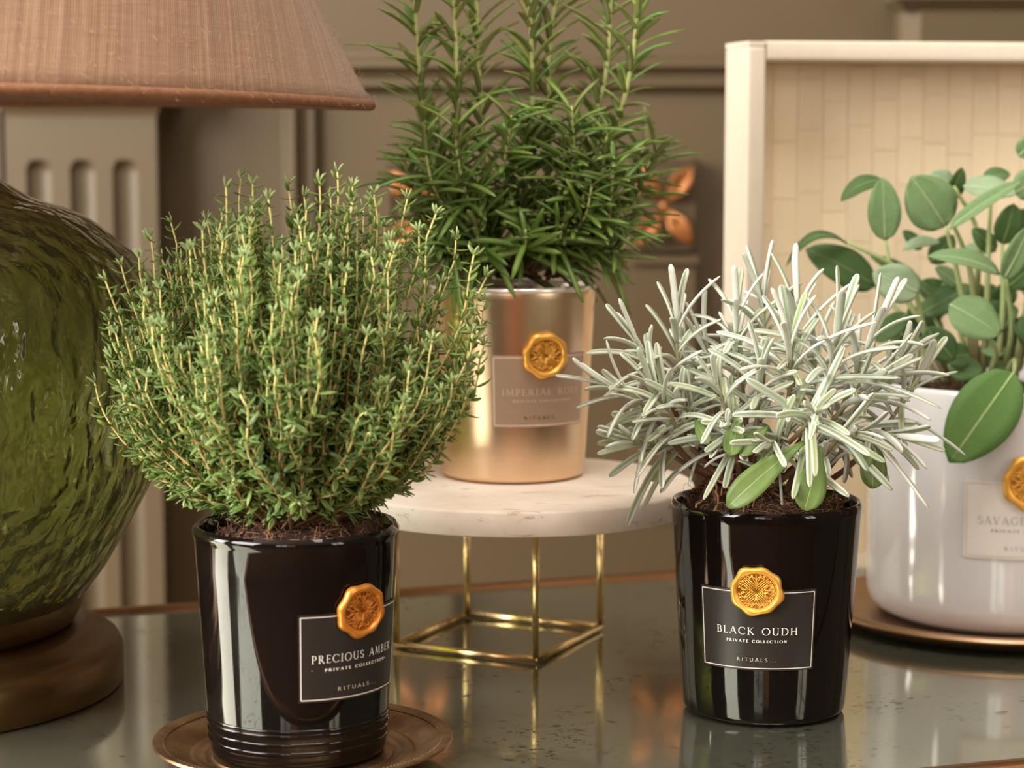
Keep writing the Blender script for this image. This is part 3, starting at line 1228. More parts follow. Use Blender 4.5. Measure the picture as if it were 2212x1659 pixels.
for i in range(4):
    b = MB()
    p = K[i]
    tube(b, [p + Vector((0, 0, zb0 + .001)), p + Vector((0, 0, zt0))], .0019, 10)
    b.build('leg', M['brass'], st_t)
for zz in (zb0, zt0 - .0019):
    for i in range(4):
        b = MB()
        p, q = K[i], K[(i + 1) % 4]
        tube(b, [p + Vector((0, 0, zz)), q + Vector((0, 0, zz))], .0019, 10)
        b.build('rail' if zz == zb0 else 'upper_rail', M['brass'], st_t)
b = MB()
RS = .0945
off = plate_c - cc
lathe(b, [(.001, STZ - .013), (RS - .001, STZ - .013), (RS, STZ - .012), (RS, STZ - .0015), (RS - .0005, STZ - .0004), (RS - .0018, STZ), (.001, STZ)], 128, center=(off.x, off.y, 0))
b.build('stone_top', M['stone'], st_t, sharp=50)

# ------------------------------------------------------------------ lamp
lc = PZ(-262, 1482, 0)
S = FPX / ((lc - Vector((0, 0, CAM_H))).dot(Vector((0, math.cos(PITCH), -math.sin(PITCH)))))


def lz(py):
    return P(-262, py, lc.y).z


lamp = thing('table_lamp', (lc.x, lc.y, .0003), 'large table lamp with green hammered glass body and brown linen shade', 'lamp')
R0 = 522 / S
b = MB()
pr = [(.001, 0), (R0 - .001, 0), (R0, .001), (R0, .017), (R0 - .002, .0215), (R0 - .007, .0245), (R0 - .012, .0255), (R0 - .014, .0285), (R0 - .019, .0305), (.085, .0315), (.001, .0315)]
lathe(b, pr, 110)
b.build('base', M['bronze'], lamp, sharp=50)
rc = 437 / S
b = MB()
lathe(b, [(.06, .031), (rc - .006, .031), (rc - .003, .034), (rc, .040), (rc + .001, .052), (rc - .001, .0545), (rc - .004, .054), (rc - .005, .050), (rc - .005, .036), (.06, .034)], 100)
b.build('collar', M['bronze'], lamp, sharp=60)
prof_px = [(1365, 392), (1340, 400), (1310, 412), (1282, 449), (1220, 495), (1127, 550), (1053, 589), (1018, 602), (900, 625), (780, 632), (650, 612), (567, 572), (533, 536), (482, 476), (453, 417), (428, 345), (373, 262), (335, 200), (305, 160), (270, 140), (240, 136)]
outp = spline([Vector((r / S, 0, lz(y))) for y, r in prof_px], 4)
outer = [(p.x, p.z) for p in outp]
th = .0045
T_, _ = frames(outp)
inner = []
for p, t in zip(outp, T_):
    n_ = Vector((-t.z, 0, t.x))
    if n_.x > 0:
        n_ = -n_
    q = p + n_ * th
    inner.append((q.x, q.z))
z0 = max(.0355, outer[0][1])
b = MB()
lathe(b, [(.001, outer[0][1])] + outer + inner[::-1] + [(.001, inner[0][1] + .006)], 140, cap0=True, cap1=True)
b.build('glass_body', M['green_glass'], lamp)
b = MB()
zt = outer[-1][1]
lathe(b, [(.001, zt), (.034, zt), (.035, zt + .008), (.018, zt + .012), (.012, zt + .03), (.012, zt + .09), (.001, zt + .09)], 40)
b.build('socket', M['bronze'], lamp, sharp=50)
# shade
zs_ = lz(210)
RB = 1074 / S
HS = .26
seg = 220
v, f, uv = [], [], []
rows = 30
for j in range(rows + 1):
    t = j / rows
    for i in range(seg + 1):
        a = 2 * PI * i / seg
        droop = -.0042 * abs(math.cos(a)) ** 3 * (1 - t)
        r_ = RB * (1 - .585 * t) + .0015 * math.sin(PI * t)
        v.append((r_ * math.cos(a), r_ * math.sin(a), zs_ + HS * t + droop))
        uv.append(((((a + PI / 2 + PI) % (2 * PI)) - PI if i < seg * .75 else ((a + PI / 2 + PI) % (2 * PI)) - PI) * r_, t * HS * 1.15))
W1 = seg + 1
for j in range(rows):
    for i in range(seg):
        f.append((j * W1 + i, j * W1 + i + 1, (j + 1) * W1 + i + 1, (j + 1) * W1 + i))
b = MB()
b.add(v, f)
sh = b.build('shade', M['linen'], lamp, uv=uv)
so = sh.modifiers.new('thickness', 'SOLIDIFY')
so.thickness = .002
so.offset = -1
b = MB()
hem = []
for i in range(161):
    a = 2 * PI * i / 160
    hem.append(Vector(((RB - .0008) * math.cos(a), (RB - .0008) * math.sin(a), zs_ - .0042 * abs(math.cos(a)) ** 3)))
tube(b, hem, .0025, 8)
b.build('hem', M['felt'], sh)
b = MB()
rs = random.Random(5)
for _ in range(1500):
    a = rs.uniform(-PI * .75, PI * .15)
    t = rs.random() ** 2 * .25 if rs.random() < .7 else rs.uniform(0, .3)
    r_ = RB * (1 - .585 * t) + .0005
    p = Vector((r_ * math.cos(a), r_ * math.sin(a), zs_ + HS * t - .0042 * abs(math.cos(a)) ** 3 * (1 - t)))
    nrm = Vector((math.cos(a), math.sin(a), -.1))
    d = (nrm * rs.uniform(.1, .8) + Vector((rs.uniform(-1, 1), rs.uniform(-1, 1), rs.uniform(-1, .6)))).normalized()
    l = rs.uniform(.001, .0032)
    q = p + d * l
    q2 = q + (d + Vector((rs.uniform(-1, 1), rs.uniform(-1, 1), rs.uniform(-1, 1)))).normalized() * l
    tube(b, [p, q, q2], .00006, 3)
b.build('lint_fibres', M['fuzz'], sh)['kind'] = 'stuff'
b = MB()
for k in range(3):
    a = k * 2 * PI / 3
    tube(b, [Vector((.01 * math.cos(a), .01 * math.sin(a), zt + .085)), Vector((RB * .74 * math.cos(a), RB * .74 * math.sin(a), zs_ + HS * .42))], .0012, 6)
b.build('shade_carrier', M['bronze'], lamp)

# ------------------------------------------------------------------ cream tray
TY = math.radians(10)
tf = P(1608, 700, 1.333)
tt = thing('bone_tray', (tf.x, tf.y, .0003), 'cream bone tile tray standing upright on its edge at the table back', 'tray', rz=TY)
TD, TW, TR = .05, .30, .0118
HT = P(1608, 88, 1.333).z
bc = lin(226, 214, 194)


def rbox(b, x0, x1, y0, y1, z0, z1, r, c, axis='z'):
    """box with rounded long edges"""
    def corners(a0, a1, b0, b1):
        o = []
        for (ca, cb, s0) in ((a1 - r, b1 - r, 0), (a0 + r, b1 - r, 90), (a0 + r, b0 + r, 180), (a1 - r, b0 + r, 270)):
            for i in range(4):
                t = math.radians(s0 + 30 * i)
                o.append((ca + r * math.cos(t), cb + r * math.sin(t)))
        return o
    if axis == 'z':
        cs = corners(x0, x1, y0, y1)
        v = [(a, q, z0) for a, q in cs] + [(a, q, z1) for a, q in cs]
    else:
        cs = corners(y0, y1, z0, z1)
        v = [(x0, a, q) for a, q in cs] + [(x1, a, q) for a, q in cs]
    n = len(cs)
    b.add(v, [(i, (i + 1) % n, n + (i + 1) % n, n + i) for i in range(n)] + [tuple(range(n))[::-1], tuple(range(n, 2 * n))], c)


for nm, a in (('side_rail', (0, TR, 0, TD, .001, HT - .003)), ('side_rail', (TW - TR, TW, 0, TD, .001, HT - .003))):
    b = MB()
    rbox(b, *a, .0022, bc)
    o = b.build(nm, M['bone'], tt, sharp=40)
    bv = o.modifiers.new('bevel', 'BEVEL')
    bv.width = .003
    bv.segments = 3
    bv.limit_method = 'ANGLE'
    bv.angle_limit = math.radians(60)
for nm, a in (('top_rail', (TR + .0002, TW - TR - .0002, 0, TD, HT - TR, HT)), ('bottom_rail', (TR + .0002, TW - TR - .0002, 0, TD, 0, TR))):
    b = MB()
    rbox(b, *a, .0018, bc, 'x')
    b.build(nm, M['bone'], tt, sharp=40)
b = MB()
rbox(b, 0, TR, 0, TD, HT - .0032, HT - .0004, .0012, bc)
b.box(TR - .001, TW - TR + .001, TD - .008, TD, TR - .001, HT - TR + .001, lin(240, 216, 188))
b.build('back_board', M['bone'], tt, smooth=False)
rs = random.Random(3)
tw_, th_ = (TW - 2 * TR) / 17, .0335
for ci in range(17):
    z = TR - rs.uniform(0, .02)
    while z < HT - TR:
        hh = th_ * rs.uniform(.85, 1.15)
        za_t, zb_t = max(z + .0001, TR), min(z + hh - .0001, HT - TR)
        if zb_t - za_t > .002:
            b = MB()
            x0, x1 = TR + ci * tw_ + .0001, TR + (ci + 1) * tw_ - .0001
            k = rs.uniform(.98, 1.02)
            c_ = lin(min(255, 244 * k), 225 * k, 190 * k)
            e = .00015
            yf = TD - .0087 + rs.uniform(0, .00015)
            v = [(x0, yf + .0006, za_t), (x1, yf + .0006, za_t), (x1, yf + .0006, zb_t), (x0, yf + .0006, zb_t),
                 (x0 + e, yf, za_t + e), (x1 - e, yf, za_t + e), (x1 - e, yf, zb_t - e), (x0 + e, yf, zb_t - e)]
            b.add(v, [(4, 5, 6, 7), (0, 1, 5, 4), (1, 2, 6, 5), (2, 3, 7, 6), (3, 0, 4, 7)], c_)
            b.build('tile', M['bone'], tt, smooth=False)
        z += hh


# ------------------------------------------------------------------ leaves
def leaf(mb, base, d, up, L, W, bend, n=7, sect=None, prof=None, cols=None):
    """d direction, up surface normal hint, bend vector added quadratically"""
    d = d.normalized()
    ts = [i / (n - 1) for i in range(n)] if n < 9 else [0, .14, .28, .43, .58, .72, .85, .93, .975, 1.0]
    n = len(ts)
    pts = [base + d * (L * t) + bend * (L * t * t) for t in ts]
    v, c = [], []
    k = len(sect)
    for i, p in enumerate(pts):
        a, q = pts[max(0, i - 1)], pts[min(n - 1, i + 1)]
        T = (q - a).normalized()
        side = T.cross(up)
        side = side.normalized() if side.length > 1e-5 else T.orthogonal().normalized()
        N = side.cross(T).normalized()
        w_ = W * .5 * prof(ts[i])
        for j, (s, h_) in enumerate(sect):
            v.append(p + side * (s * w_) + N * (h_ * w_))
            c.append(cols[j] if cols else (1, 1, 1, 1))
    f = []
    for i in range(n - 1):
        for j in range(k):
            q = (j + 1) % k
            f.append((i * k + j, i * k + q, (i + 1) * k + q, (i + 1) * k + j))
    f.append(tuple(range(k))[::-1])
    f.append(tuple((n - 1) * k + j for j in range(k)))
    mb.add(v, f, c)


def needle_prof(t):
    return (.45 + .55 * min(1, t / .25)) * (1 if t < .8 else math.sqrt(max(0, 1 - ((t - .8) / .215) ** 2)))


def lav_prof(t):
    return (.5 + .5 * math.sin(PI / 2 * min(1, t / .45))) * (1 if t < .88 else math.sqrt(max(.0, 1 - ((t - .88) / .125) ** 2)))


def oval_prof(t):
    return max(.03, math.sin(PI * t ** .88) ** .6)


# ---- thyme ----
TH_SECT = [(-1, .1), (-.45, .18), (0, -.04), (.45, .18), (1, .1), (0, -.42)]


def thyme_tmpl(bend, n=5):
    v = []
    for i in range(n):
        t = i / (n - 1)
        w_ = .175 * (.35, .85, 1.0, .8, .25)[i]
        x, z = t, bend * t * t
        for s, h_ in TH_SECT:
            v.append((x - h_ * w_ * bend * t, s * w_, z + h_ * w_))
    k = len(TH_SECT)
    f = []
    for i in range(n - 1):
        for j in range(k):
            q = (j + 1) % k
            f.append((i * k + j, i * k + q, (i + 1) * k + q, (i + 1) * k + j))
    f.append(tuple(range((n - 1) * k, n * k)))
    return np.array(v), f


TT = [thyme_tmpl(x) for x in (-.05, .15, .3, .45)]
gA, gB, gC = lin(128, 152, 76), lin(88, 116, 50), lin(138, 158, 96)


def thyme_leaf(b, p, d, up, L, col, rs, wide=1.0):
    V, F = TT[rs.randrange(4)]
    d = d.normalized()
    s = up.cross(d)
    s = s.normalized() if s.length > 1e-5 else d.orthogonal().normalized()
    n_ = d.cross(s)
    R = np.array([[d.x, s.x * wide, n_.x], [d.y, s.y * wide, n_.y], [d.z, s.z * wide, n_.z]])
    W_ = V @ R.T * L + np.array([p.x, p.y, p.z])
    k = len(b.v)
    b.v.extend(map(tuple, W_))
    b.f.extend(tuple(i + k for i in q) for q in F)
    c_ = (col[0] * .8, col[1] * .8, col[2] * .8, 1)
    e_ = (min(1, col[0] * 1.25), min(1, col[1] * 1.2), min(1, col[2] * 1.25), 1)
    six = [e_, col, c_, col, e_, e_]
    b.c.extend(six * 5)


pa3 = Vector((pa.x, pa.y, pa_z))
outline = [(268, 915), (300, 985), (345, 1035), (400, 1078), (905, 975), (948, 915), (985, 840), (850, 1012), (290, 940), (330, 1000), (900, 930), (940, 870), (265, 850), (240, 800), (250, 720), (1000, 700), (1020, 720), (205, 828), (228, 607), (262, 574), (300, 556), (326, 512), (370, 482), (437, 497), (488, 404), (520, 385), (546, 398), (580, 430), (622, 400), (657, 425),
           (690, 392), (729, 372), (762, 403), (808, 420), (880, 430), (942, 462), (985, 514), (1024, 550), (1052, 596), (1042, 650), (1046, 745), (1012, 800), (235, 690), (238, 768),
           (975, 880), (930, 950), (868, 1005), (255, 880), (285, 960), (325, 1012), (372, 1060), (440, 1085), (560, 1060), (800, 440), (845, 520), (905, 500), (480, 470), (560, 450), (640, 460), (350, 560), (410, 540)]
rs = random.Random(12)
sprigs = []
for px, py in outline:
    low = py > 850
    Y = pa.y + rs.uniform(-.02, .02)
    sprigs.append((P(px, py, Y), low))
cen = P(640, 800, pa.y)
RX, RY, RZu, RZd = .083, .072, .082, .052
i = 0
for _ in range(26):
    sprigs.append((P(rs.uniform(390, 800), rs.uniform(985, 1085), pa.y - rs.uniform(.01, .045)), True))
while len(sprigs) < 335:
    u, ph = rs.uniform(-.5, 1), rs.uniform(0, 2 * PI)
    q = math.sqrt(1 - u * u)
    k = rs.uniform(.62, .97)
    dx, dy, dz = q * math.cos(ph), q * math.sin(ph), u
    if dy > .5 and rs.random() < .6:
        continue
    p = cen + Vector((dx * RX, dy * RY, dz * (RZu if dz > 0 else RZd))) * k
    sprigs.append((p, dz < -.2))
brown, tan, ylw = lin(122, 84, 68), lin(206, 166, 106), lin(214, 202, 126)
for tip, low in sprigs:
    a = rs.uniform(0, 2 * PI)
    q = .012 * math.sqrt(rs.random())
    bx, by = q * math.cos(a) - .002, q * math.sin(a)
    base = pa3 + Vector((bx, by, za_(bx, by) - .002))
    rel = tip - base
    hor = Vector((rel.x, rel.y, 0))
    L = rel.length
    c1 = base + hor * .6 + Vector((0, 0, max(.012, rel.z * .12)))
    c2 = tip - Vector((hor.x * .12, hor.y * .12, L * (.34 if not low else .02)))
    pts = bez(base, c1, c2, tip, 16)
    p1_, p2_, am = rs.uniform(0, 6), rs.uniform(0, 6), rs.uniform(.0006, .0028)
    wob = [Vector((math.sin(p1_ + k_ * .75), math.sin(p2_ + k_ * .6), 0)) * am * min(1, k_ / 5) for k_ in range(len(pts))]
    pts = [p + w_ for p, w_ in zip(pts, wob)]
    pts[-1] = tip
    cl = [tuple(brown[e] + ((tan[e] - brown[e]) * min(1, t / .5) if t < .5 else (tan[e] - brown[e]) + (ylw[e] - tan[e]) * (t - .5) * 2) for e in range(4)) for t in [i / 16 for i in range(17)]]
    sb = MB()
    tube(sb, [p - pa3 for p in pts], [.00072 * (1 - .45 * i / 16) for i in range(17)], 5, cl)
    so_ = sb.build('sprig', M['stem'], thyme_t)
    # leaves
    lb = MB()
    T, N = frames(pts)
    acc, nxt, node = 0, .02 + rs.uniform(0, .01), 0
    tone = rs.random()
    colr = tuple(gB[e] + (gA[e] - gB[e]) * tone for e in range(3)) + (1,)
    tot = sum((pts[i + 1] - pts[i]).length for i in range(16))
    for i in range(16):
        sl = (pts[i + 1] - pts[i]).length
        while nxt <= acc + sl:
            fr = (nxt - acc) / sl
            p = pts[i].lerp(pts[i + 1], fr) - pa3
            tp = nxt / tot
            T0 = T[i]
            sd = (N[i] * math.cos(node * PI / 2 + .4) + T0.cross(N[i]) * math.sin(node * PI / 2 + .4)).normalized()
            for sg in (1, -1):
                L_l = (.0074 if tp < .9 else .0058) * rs.uniform(.75, 1.15)
                d = sd * sg + T0 * rs.uniform(-.05, .5) + Vector((rs.uniform(-.25, .25), rs.uniform(-.25, .25), rs.uniform(-.1, .2)))
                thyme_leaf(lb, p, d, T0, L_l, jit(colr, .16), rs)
                if tp < .9:
                    for e in range(rs.choice((1, 2, 3, 3)) if tp < .62 else rs.choice((1, 1, 2, 2))):
                        d2 = sd * sg * rs.uniform(.5, 1) + T0 * rs.uniform(.5, 1.2) + Vector((rs.uniform(-.8, .8), rs.uniform(-.8, .8), rs.uniform(-.3, .5)))
                        off_ = d2.normalized() * rs.uniform(.0, .0022)
                        thyme_leaf(lb, p + off_, d2, T0, rs.uniform(.0030, .0052), jit(gC if rs.random() < .3 else colr, .15), rs)
            node += 1
            nxt += rs.uniform(.0046, .0066) * (1 if tp < .85 else .75)
        acc += sl
    for e in range(4):
        d = T[-1] + (N[-1] * math.cos(e * PI / 2) + T[-1].cross(N[-1]) * math.sin(e * PI / 2)) * (.9 if e % 2 else .5)
        thyme_leaf(lb, tip - pa3, d, N[-1], .0048, jit(gC, .12), rs)
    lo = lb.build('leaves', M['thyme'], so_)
    lo['kind'] = 'stuff'

# ---- rosemary ----
ROS_SECT = [(-1, -.35), (-.75, .2), (0, .42), (.75, .2), (1, -.35), (0, -.3)]


def ros_cols(c, und):
    return [c, c, tuple(min(1, x * 1.05) for x in c[:3]) + (1,), c, c, und]


pg3 = Vector((pg.x, pg.y, STZ))
rs = random.Random(77)
stems_r = []
YG = pg.y
main = [
    ([(1080, 600), (1000, 500), (930, 330), (905, 150), (893, -60)], -.005, 1),
    ([(1060, 590), (1000, 460), (992, 300), (985, 120), (978, -80)], -.012, 1),
    ([(1100, 590), (1050, 430), (1040, 240), (1032, 120), (1028, -70)], .01, 1),
    ([(1140, 600), (1150, 440), (1148, 300), (1150, 150), (1140, -70)], -.01, 1),
    ([(1150, 590), (1180, 430), (1183, 280), (1186, 120), (1210, -60)], .012, 1),
    ([(1180, 600), (1240, 450), (1280, 280), (1312, 140), (1322, -70)], .008, 1),
    ([(1190, 600), (1290, 460), (1330, 290), (1366, 130), (1385, -60)], -.01, 1),
    ([(1180, 605), (1270, 540), (1312, 480), (1322, 400), (1326, 340)], -.035, 0),
    ([(1060, 600), (980, 560), (920, 480), (885, 390), (868, 330)], -.015, 0),
    ([(1060, 605), (1010, 540), (970, 450), (940, 330), (920, 250)], .02, 0),
    ([(1200, 600), (1290, 540), (1370, 440), (1400, 360), (1420, 320)], .01, 0),
    ([(1190, 600), (1260, 500), (1350, 420), (1385, 330), (1398, 300)], .03, 0),
    ([(1100, 600), (1080, 500), (1085, 420), (1090, 350), (1105, 250)], -.03, 0),
    ([(1140, 600), (1200, 500), (1230, 420), (1240, 330), (1235, 230)], -.03, 0),
]
for poly, dy, top in main:
    pts = [P(x, y, YG + dy * (i / 4 + .1)) for i, (x, y) in enumerate(poly)]
    stems_r.append((spline(pts, 6), top))
for _ in range(25):
    tx, ty = rs.uniform(905, 1365), rs.uniform(250, 540)
    dy = rs.uniform(-.05, .05)
    if rs.random() < .5:
        dy = -abs(dy)
    mx = 1125 + (tx - 1125) * .62
    pts = [P(rs.uniform(1080, 1170), 600, YG), P(mx, 570 - (600 - ty) * .25, YG + dy * .5), P(tx - (tx - 1125) * .1, ty + (600 - ty) * .35, YG + dy * .9), P(tx, ty, YG + dy)]
    stems_r.append((spline(pts, 6), 0))
all_leaves = []
darkg, midg, lightg, under = lin(78, 106, 42), lin(114, 142, 60), lin(166, 190, 98), lin(176, 178, 124)
for pts, top in stems_r:
    T, N = frames(pts)
    lens = [0]
    for i in range(len(pts) - 1):
        lens.append(lens[-1] + (pts[i + 1] - pts[i]).length)
    tot = lens[-1]
    br, gr = lin(112, 76, 56), lin(186, 192, 122)
    cl = [tuple(br[e] + (gr[e] - br[e]) * min(1, (l / tot) * 1.5) for e in range(4)) for l in lens]
    sb = MB()
    rad = .0019 if top else .0011
    tube(sb, [p - pg3 for p in pts], [rad * (1 - .4 * l / tot) for l in lens], 6, cl)
    so_ = sb.build('sprig', M['stem'], ros_t)
    s, i, node = .035 if top else .024, 0, 0
    while s < tot:
        while lens[i + 1] < s:
            i += 1
        fr = (s - lens[i]) / (lens[i + 1] - lens[i])
        p = pts[i].lerp(pts[i + 1], fr)
        tp = s / tot
        T0 = T[i]
        for k in range(2 if node % 3 else 3):
            a = node * 1.35 + k * PI * (1 if node % 3 else .67) + rs.uniform(-.8, .8)
            sd = (N[i] * math.cos(a) + T0.cross(N[i]) * math.sin(a)).normalized()
            L = rs.uniform(.015, .027) * (1 if tp < .85 or top else .75)
            up_amt = rs.uniform(.5, 1.9) + (.5 if tp > .85 or (top and p.z > .3) else 0)
            d = sd + T0 * up_amt
            bend = sd * rs.uniform(.15, .75) - Vector((0, 0, rs.uniform(0, .35)))
            t_ = rs.random()
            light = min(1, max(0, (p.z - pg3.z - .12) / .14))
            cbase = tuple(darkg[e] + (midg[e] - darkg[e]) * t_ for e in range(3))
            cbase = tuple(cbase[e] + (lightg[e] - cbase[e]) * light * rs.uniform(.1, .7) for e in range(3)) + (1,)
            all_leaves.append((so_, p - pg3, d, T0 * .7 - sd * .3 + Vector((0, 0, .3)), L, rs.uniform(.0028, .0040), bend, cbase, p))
        node += 1
        s += rs.uniform(.0040, .0062) if not top else rs.uniform(.0048, .0072)


def inframe(p):
    y = P(1106, 0, p.y).z
    return p.z < y + .004


vis = [l for l in all_leaves if inframe(l[8])]
vis.sort(key=lambda l: l[8].y - l[4] * .6 - .12 * min(1, max(0, (l[8].z - .25))))
for l in vis[:296]:
    b = MB()
    so_, p, d, up, L, W, bend, c, _ = l
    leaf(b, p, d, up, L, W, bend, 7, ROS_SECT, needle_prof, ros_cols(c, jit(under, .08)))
    b.build('leaf', M['rosemary'], so_)
b = MB()
for l in vis[296:] + [l for l in all_leaves if not inframe(l[8])]:
    so_, p, d, up, L, W, bend, c, _ = l
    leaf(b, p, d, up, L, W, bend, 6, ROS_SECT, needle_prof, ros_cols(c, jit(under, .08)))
b.build('inner_foliage', M['rosemary'], ros_t)['kind'] = 'stuff'
print('rosemary leaves', len(all_leaves))

# ---- lavender ----
LAV_SECT = [(-1, -.15), (-.68, .38), (-.14, .22), (.14, .22), (.68, .38), (1, -.15), (.5, -.5), (-.5, -.5)]
pb3 = Vector((pb.x, pb.y, 0))
rs = random.Random(99)
# (px, py, dY, screen axis x, y, toward camera, pairs, length mm)
SH = [
    (1462, 735, .005, 0, 1, .1, 7, 36), (1398, 775, .0, -.5, .8, .2, 6, 31), (1348, 848, -.005, -.85, .4, .2, 6, 29), (1425, 862, -.02, -.45, .8, .4, 6, 31),
    (1392, 960, -.01, -.5, .15, .5, 6, 29), (1590, 715, .0, 0, 1, .1, 7, 33), (1650, 690, .02, -.05, 1, -.2, 6, 34), (1722, 700, .01, 0, 1, -.1, 7, 36),
    (1706, 775, -.02, -.1, 1, .25, 7, 40), (1800, 765, -.025, .15, 1, .3, 8, 42), (1872, 752, .0, .4, .9, .0, 7, 36), (1752, 905, -.045, 0, .35, .95, 8, 36),
    (1850, 852, -.015, .6, .6, .3, 6, 36), (1918, 812, .005, .6, .75, 0, 6, 33), (1962, 850, .01, .5, .85, 0, 5, 29), (1560, 860, -.025, -.3, .7, .5, 6, 30),
    (1640, 835, -.02, 0, .8, .5, 6, 33), (1532, 785, .01, -.2, .9, -.2, 6, 32), (1482, 885, -.01, -.35, .45, .6, 6, 28), (1900, 935, -.01, .75, -.1, .4, 6, 30),
    (1672, 955, -.035, -.3, .1, .8, 5, 30), (1600, 800, .03, -.1, 1, -.4, 6, 32), (1760, 800, .035, .1, 1, -.4, 6, 34), (1840, 830, .03, .3, .9, -.4, 6, 32),
    (1500, 820, .03, -.3, .9, -.3, 6, 32), (1830, 940, -.03, .4, .2, .7, 5, 28), (1580, 930, -.03, -.2, .3, .7, 5, 26), (1440, 930, .01, -.7, .2, .1, 5, 28),
]
wht, grn, mid_ = lin(236, 239, 229), lin(146, 162, 98), lin(156, 170, 138)
lav = []
for px, py, dy, ax, ay, az, npair, Lmm in SH:
    c0 = P(px, py, pb.y + dy)
    A = Vector((ax, -az, ay)).normalized()
    a = rs.uniform(0, 2 * PI)
    bx, by = .012 * math.cos(a) - .006, .01 * math.sin(a)
    base = pb3 + Vector((bx, by, zb_(bx, by) - .002))
    base += Vector(((c0.x - base.x) * .15, 0, 0))
    h_ = c0 - base
    pts = bez(base, base + Vector((h_.x * .45, h_.y * .5, h_.z * .15)), c0 - A * (h_.length * .35), c0, 12) + [c0 + A * .006, c0 + A * .011]
    n_ = len(pts)
    br, gr = lin(120, 84, 62), lin(172, 182, 132)
    cl = [tuple(br[e] + (gr[e] - br[e]) * max(0, (i / (n_ - 1) - .45) / .55) for e in range(4)) for i in range(n_)]
    sb = MB()
    tube(sb, [p - pb3 for p in pts], [.0017 * (1 - .55 * i / (n_ - 1)) for i in range(n_)], 7, cl)
    so_ = sb.build('sprig', M['stem'], lav_t)
    B1 = A.orthogonal().normalized()
    B2 = A.cross(B1)
    for k in range(npair):
        q = k / (npair - 1)               # 0 outer/lowest .. 1 inner
        pos = c0 + A * (-.022 + .030 * q)
        for sg in (0, 1):
            an = k * PI / 2 + sg * PI + rs.uniform(-.35, .35) + .4
            sd = B1 * math.cos(an) + B2 * math.sin(an)
            open_ = (1.35 - 1.15 * q) * rs.uniform(.8, 1.2)       # angle from axis
            op0 = open_ * .62
            d = A * math.cos(op0) + sd * math.sin(op0)
            L = Lmm / 1000 * (1.02 - .25 * abs(q - .4)) * rs.uniform(.78, 1.1)
            bend = (sd * .8 - A * .25) * open_ * rs.uniform(.25, .85) - Vector((0, 0, 1)) * (.40 * (1 - q) + .04) * rs.uniform(.1, 1.7) + Vector((rs.uniform(-.12, .12), 0, 0))
            tipz = (pos + d * L + bend * L).z
            tq = pos + d * L + bend * L - pb3
            if tipz < .108 and math.hypot(tq.x, tq.y) < .062:
                bend.z += (.112 - tipz) / L
            lav.append((so_, pos - pb3, d, A * .8 - sd * .5 * math.sin(open_) + Vector((0, 0, .1)), L, rs.uniform(.0030, .0041), bend, q))
    # sparse leaves along the lower stem
    for k in range(4):
        i_ = rs.randrange(5, 12)
        p = pts[i_]
        sd = Vector((rs.uniform(-1, 1), rs.uniform(-1, .4), rs.uniform(-.3, .6))).normalized()
        lav.append((so_, p - pb3, sd, Vector((0, 0, 1)), rs.uniform(.014, .026), rs.uniform(.0028, .0038), Vector((0, 0, -rs.uniform(.1, .6))), 0))
lav.sort(key=lambda l: l[1].y - l[4])
rest = MB()
for i, (so_, p, d, up, L, W, bend, q) in enumerate(lav):
    b = MB() if i < 298 else rest
    t_ = rs.random()
    w1 = jit(tuple(mid_[e] + (wht[e] - mid_[e]) * (.25 + .75 * t_) for e in range(3)) + (1,), .05)
    gm = jit(tuple(grn[e] + (mid_[e] - grn[e]) * rs.uniform(0, .9) for e in range(3)) + (1,), .08)
    leaf(b, p, d, up, L, W, bend, 9, LAV_SECT, lav_prof, [w1, w1, gm, gm, w1, w1, w1, w1])
    if i < 298:
        b.build('leaf', M['lavender'], so_)
if rest.v:
    rest.build('inner_foliage', M['lavender'], lav_t)['kind'] = 'stuff'
print('lavender', len(lav))
# woody crown and hanging roots
b = MB()
for k in range(26):
    a = rs.uniform(0, 2 * PI)
    p = Vector((-.018 + .010 * math.cos(a), -.004 + .010 * math.sin(a), .112))
    pts = [p]
    d = Vector((rs.uniform(-.6, .6), rs.uniform(-1, .1), rs.uniform(-.2, .9)))
    for i in range(7):
        d = (d + Vector((rs.uniform(-.6, .6), rs.uniform(-.6, .3), rs.uniform(-.7, .25)))).normalized()
        pts.append(pts[-1] + d * .0035)
    tube(b, pts, [rs.uniform(.0003, .0008)] * len(pts), 5)
b.build('woody_roots', M['root'], lav_t)


SPOS = [-1, -.6, -.2, -.05, 0, .05, .2, .6, 1]


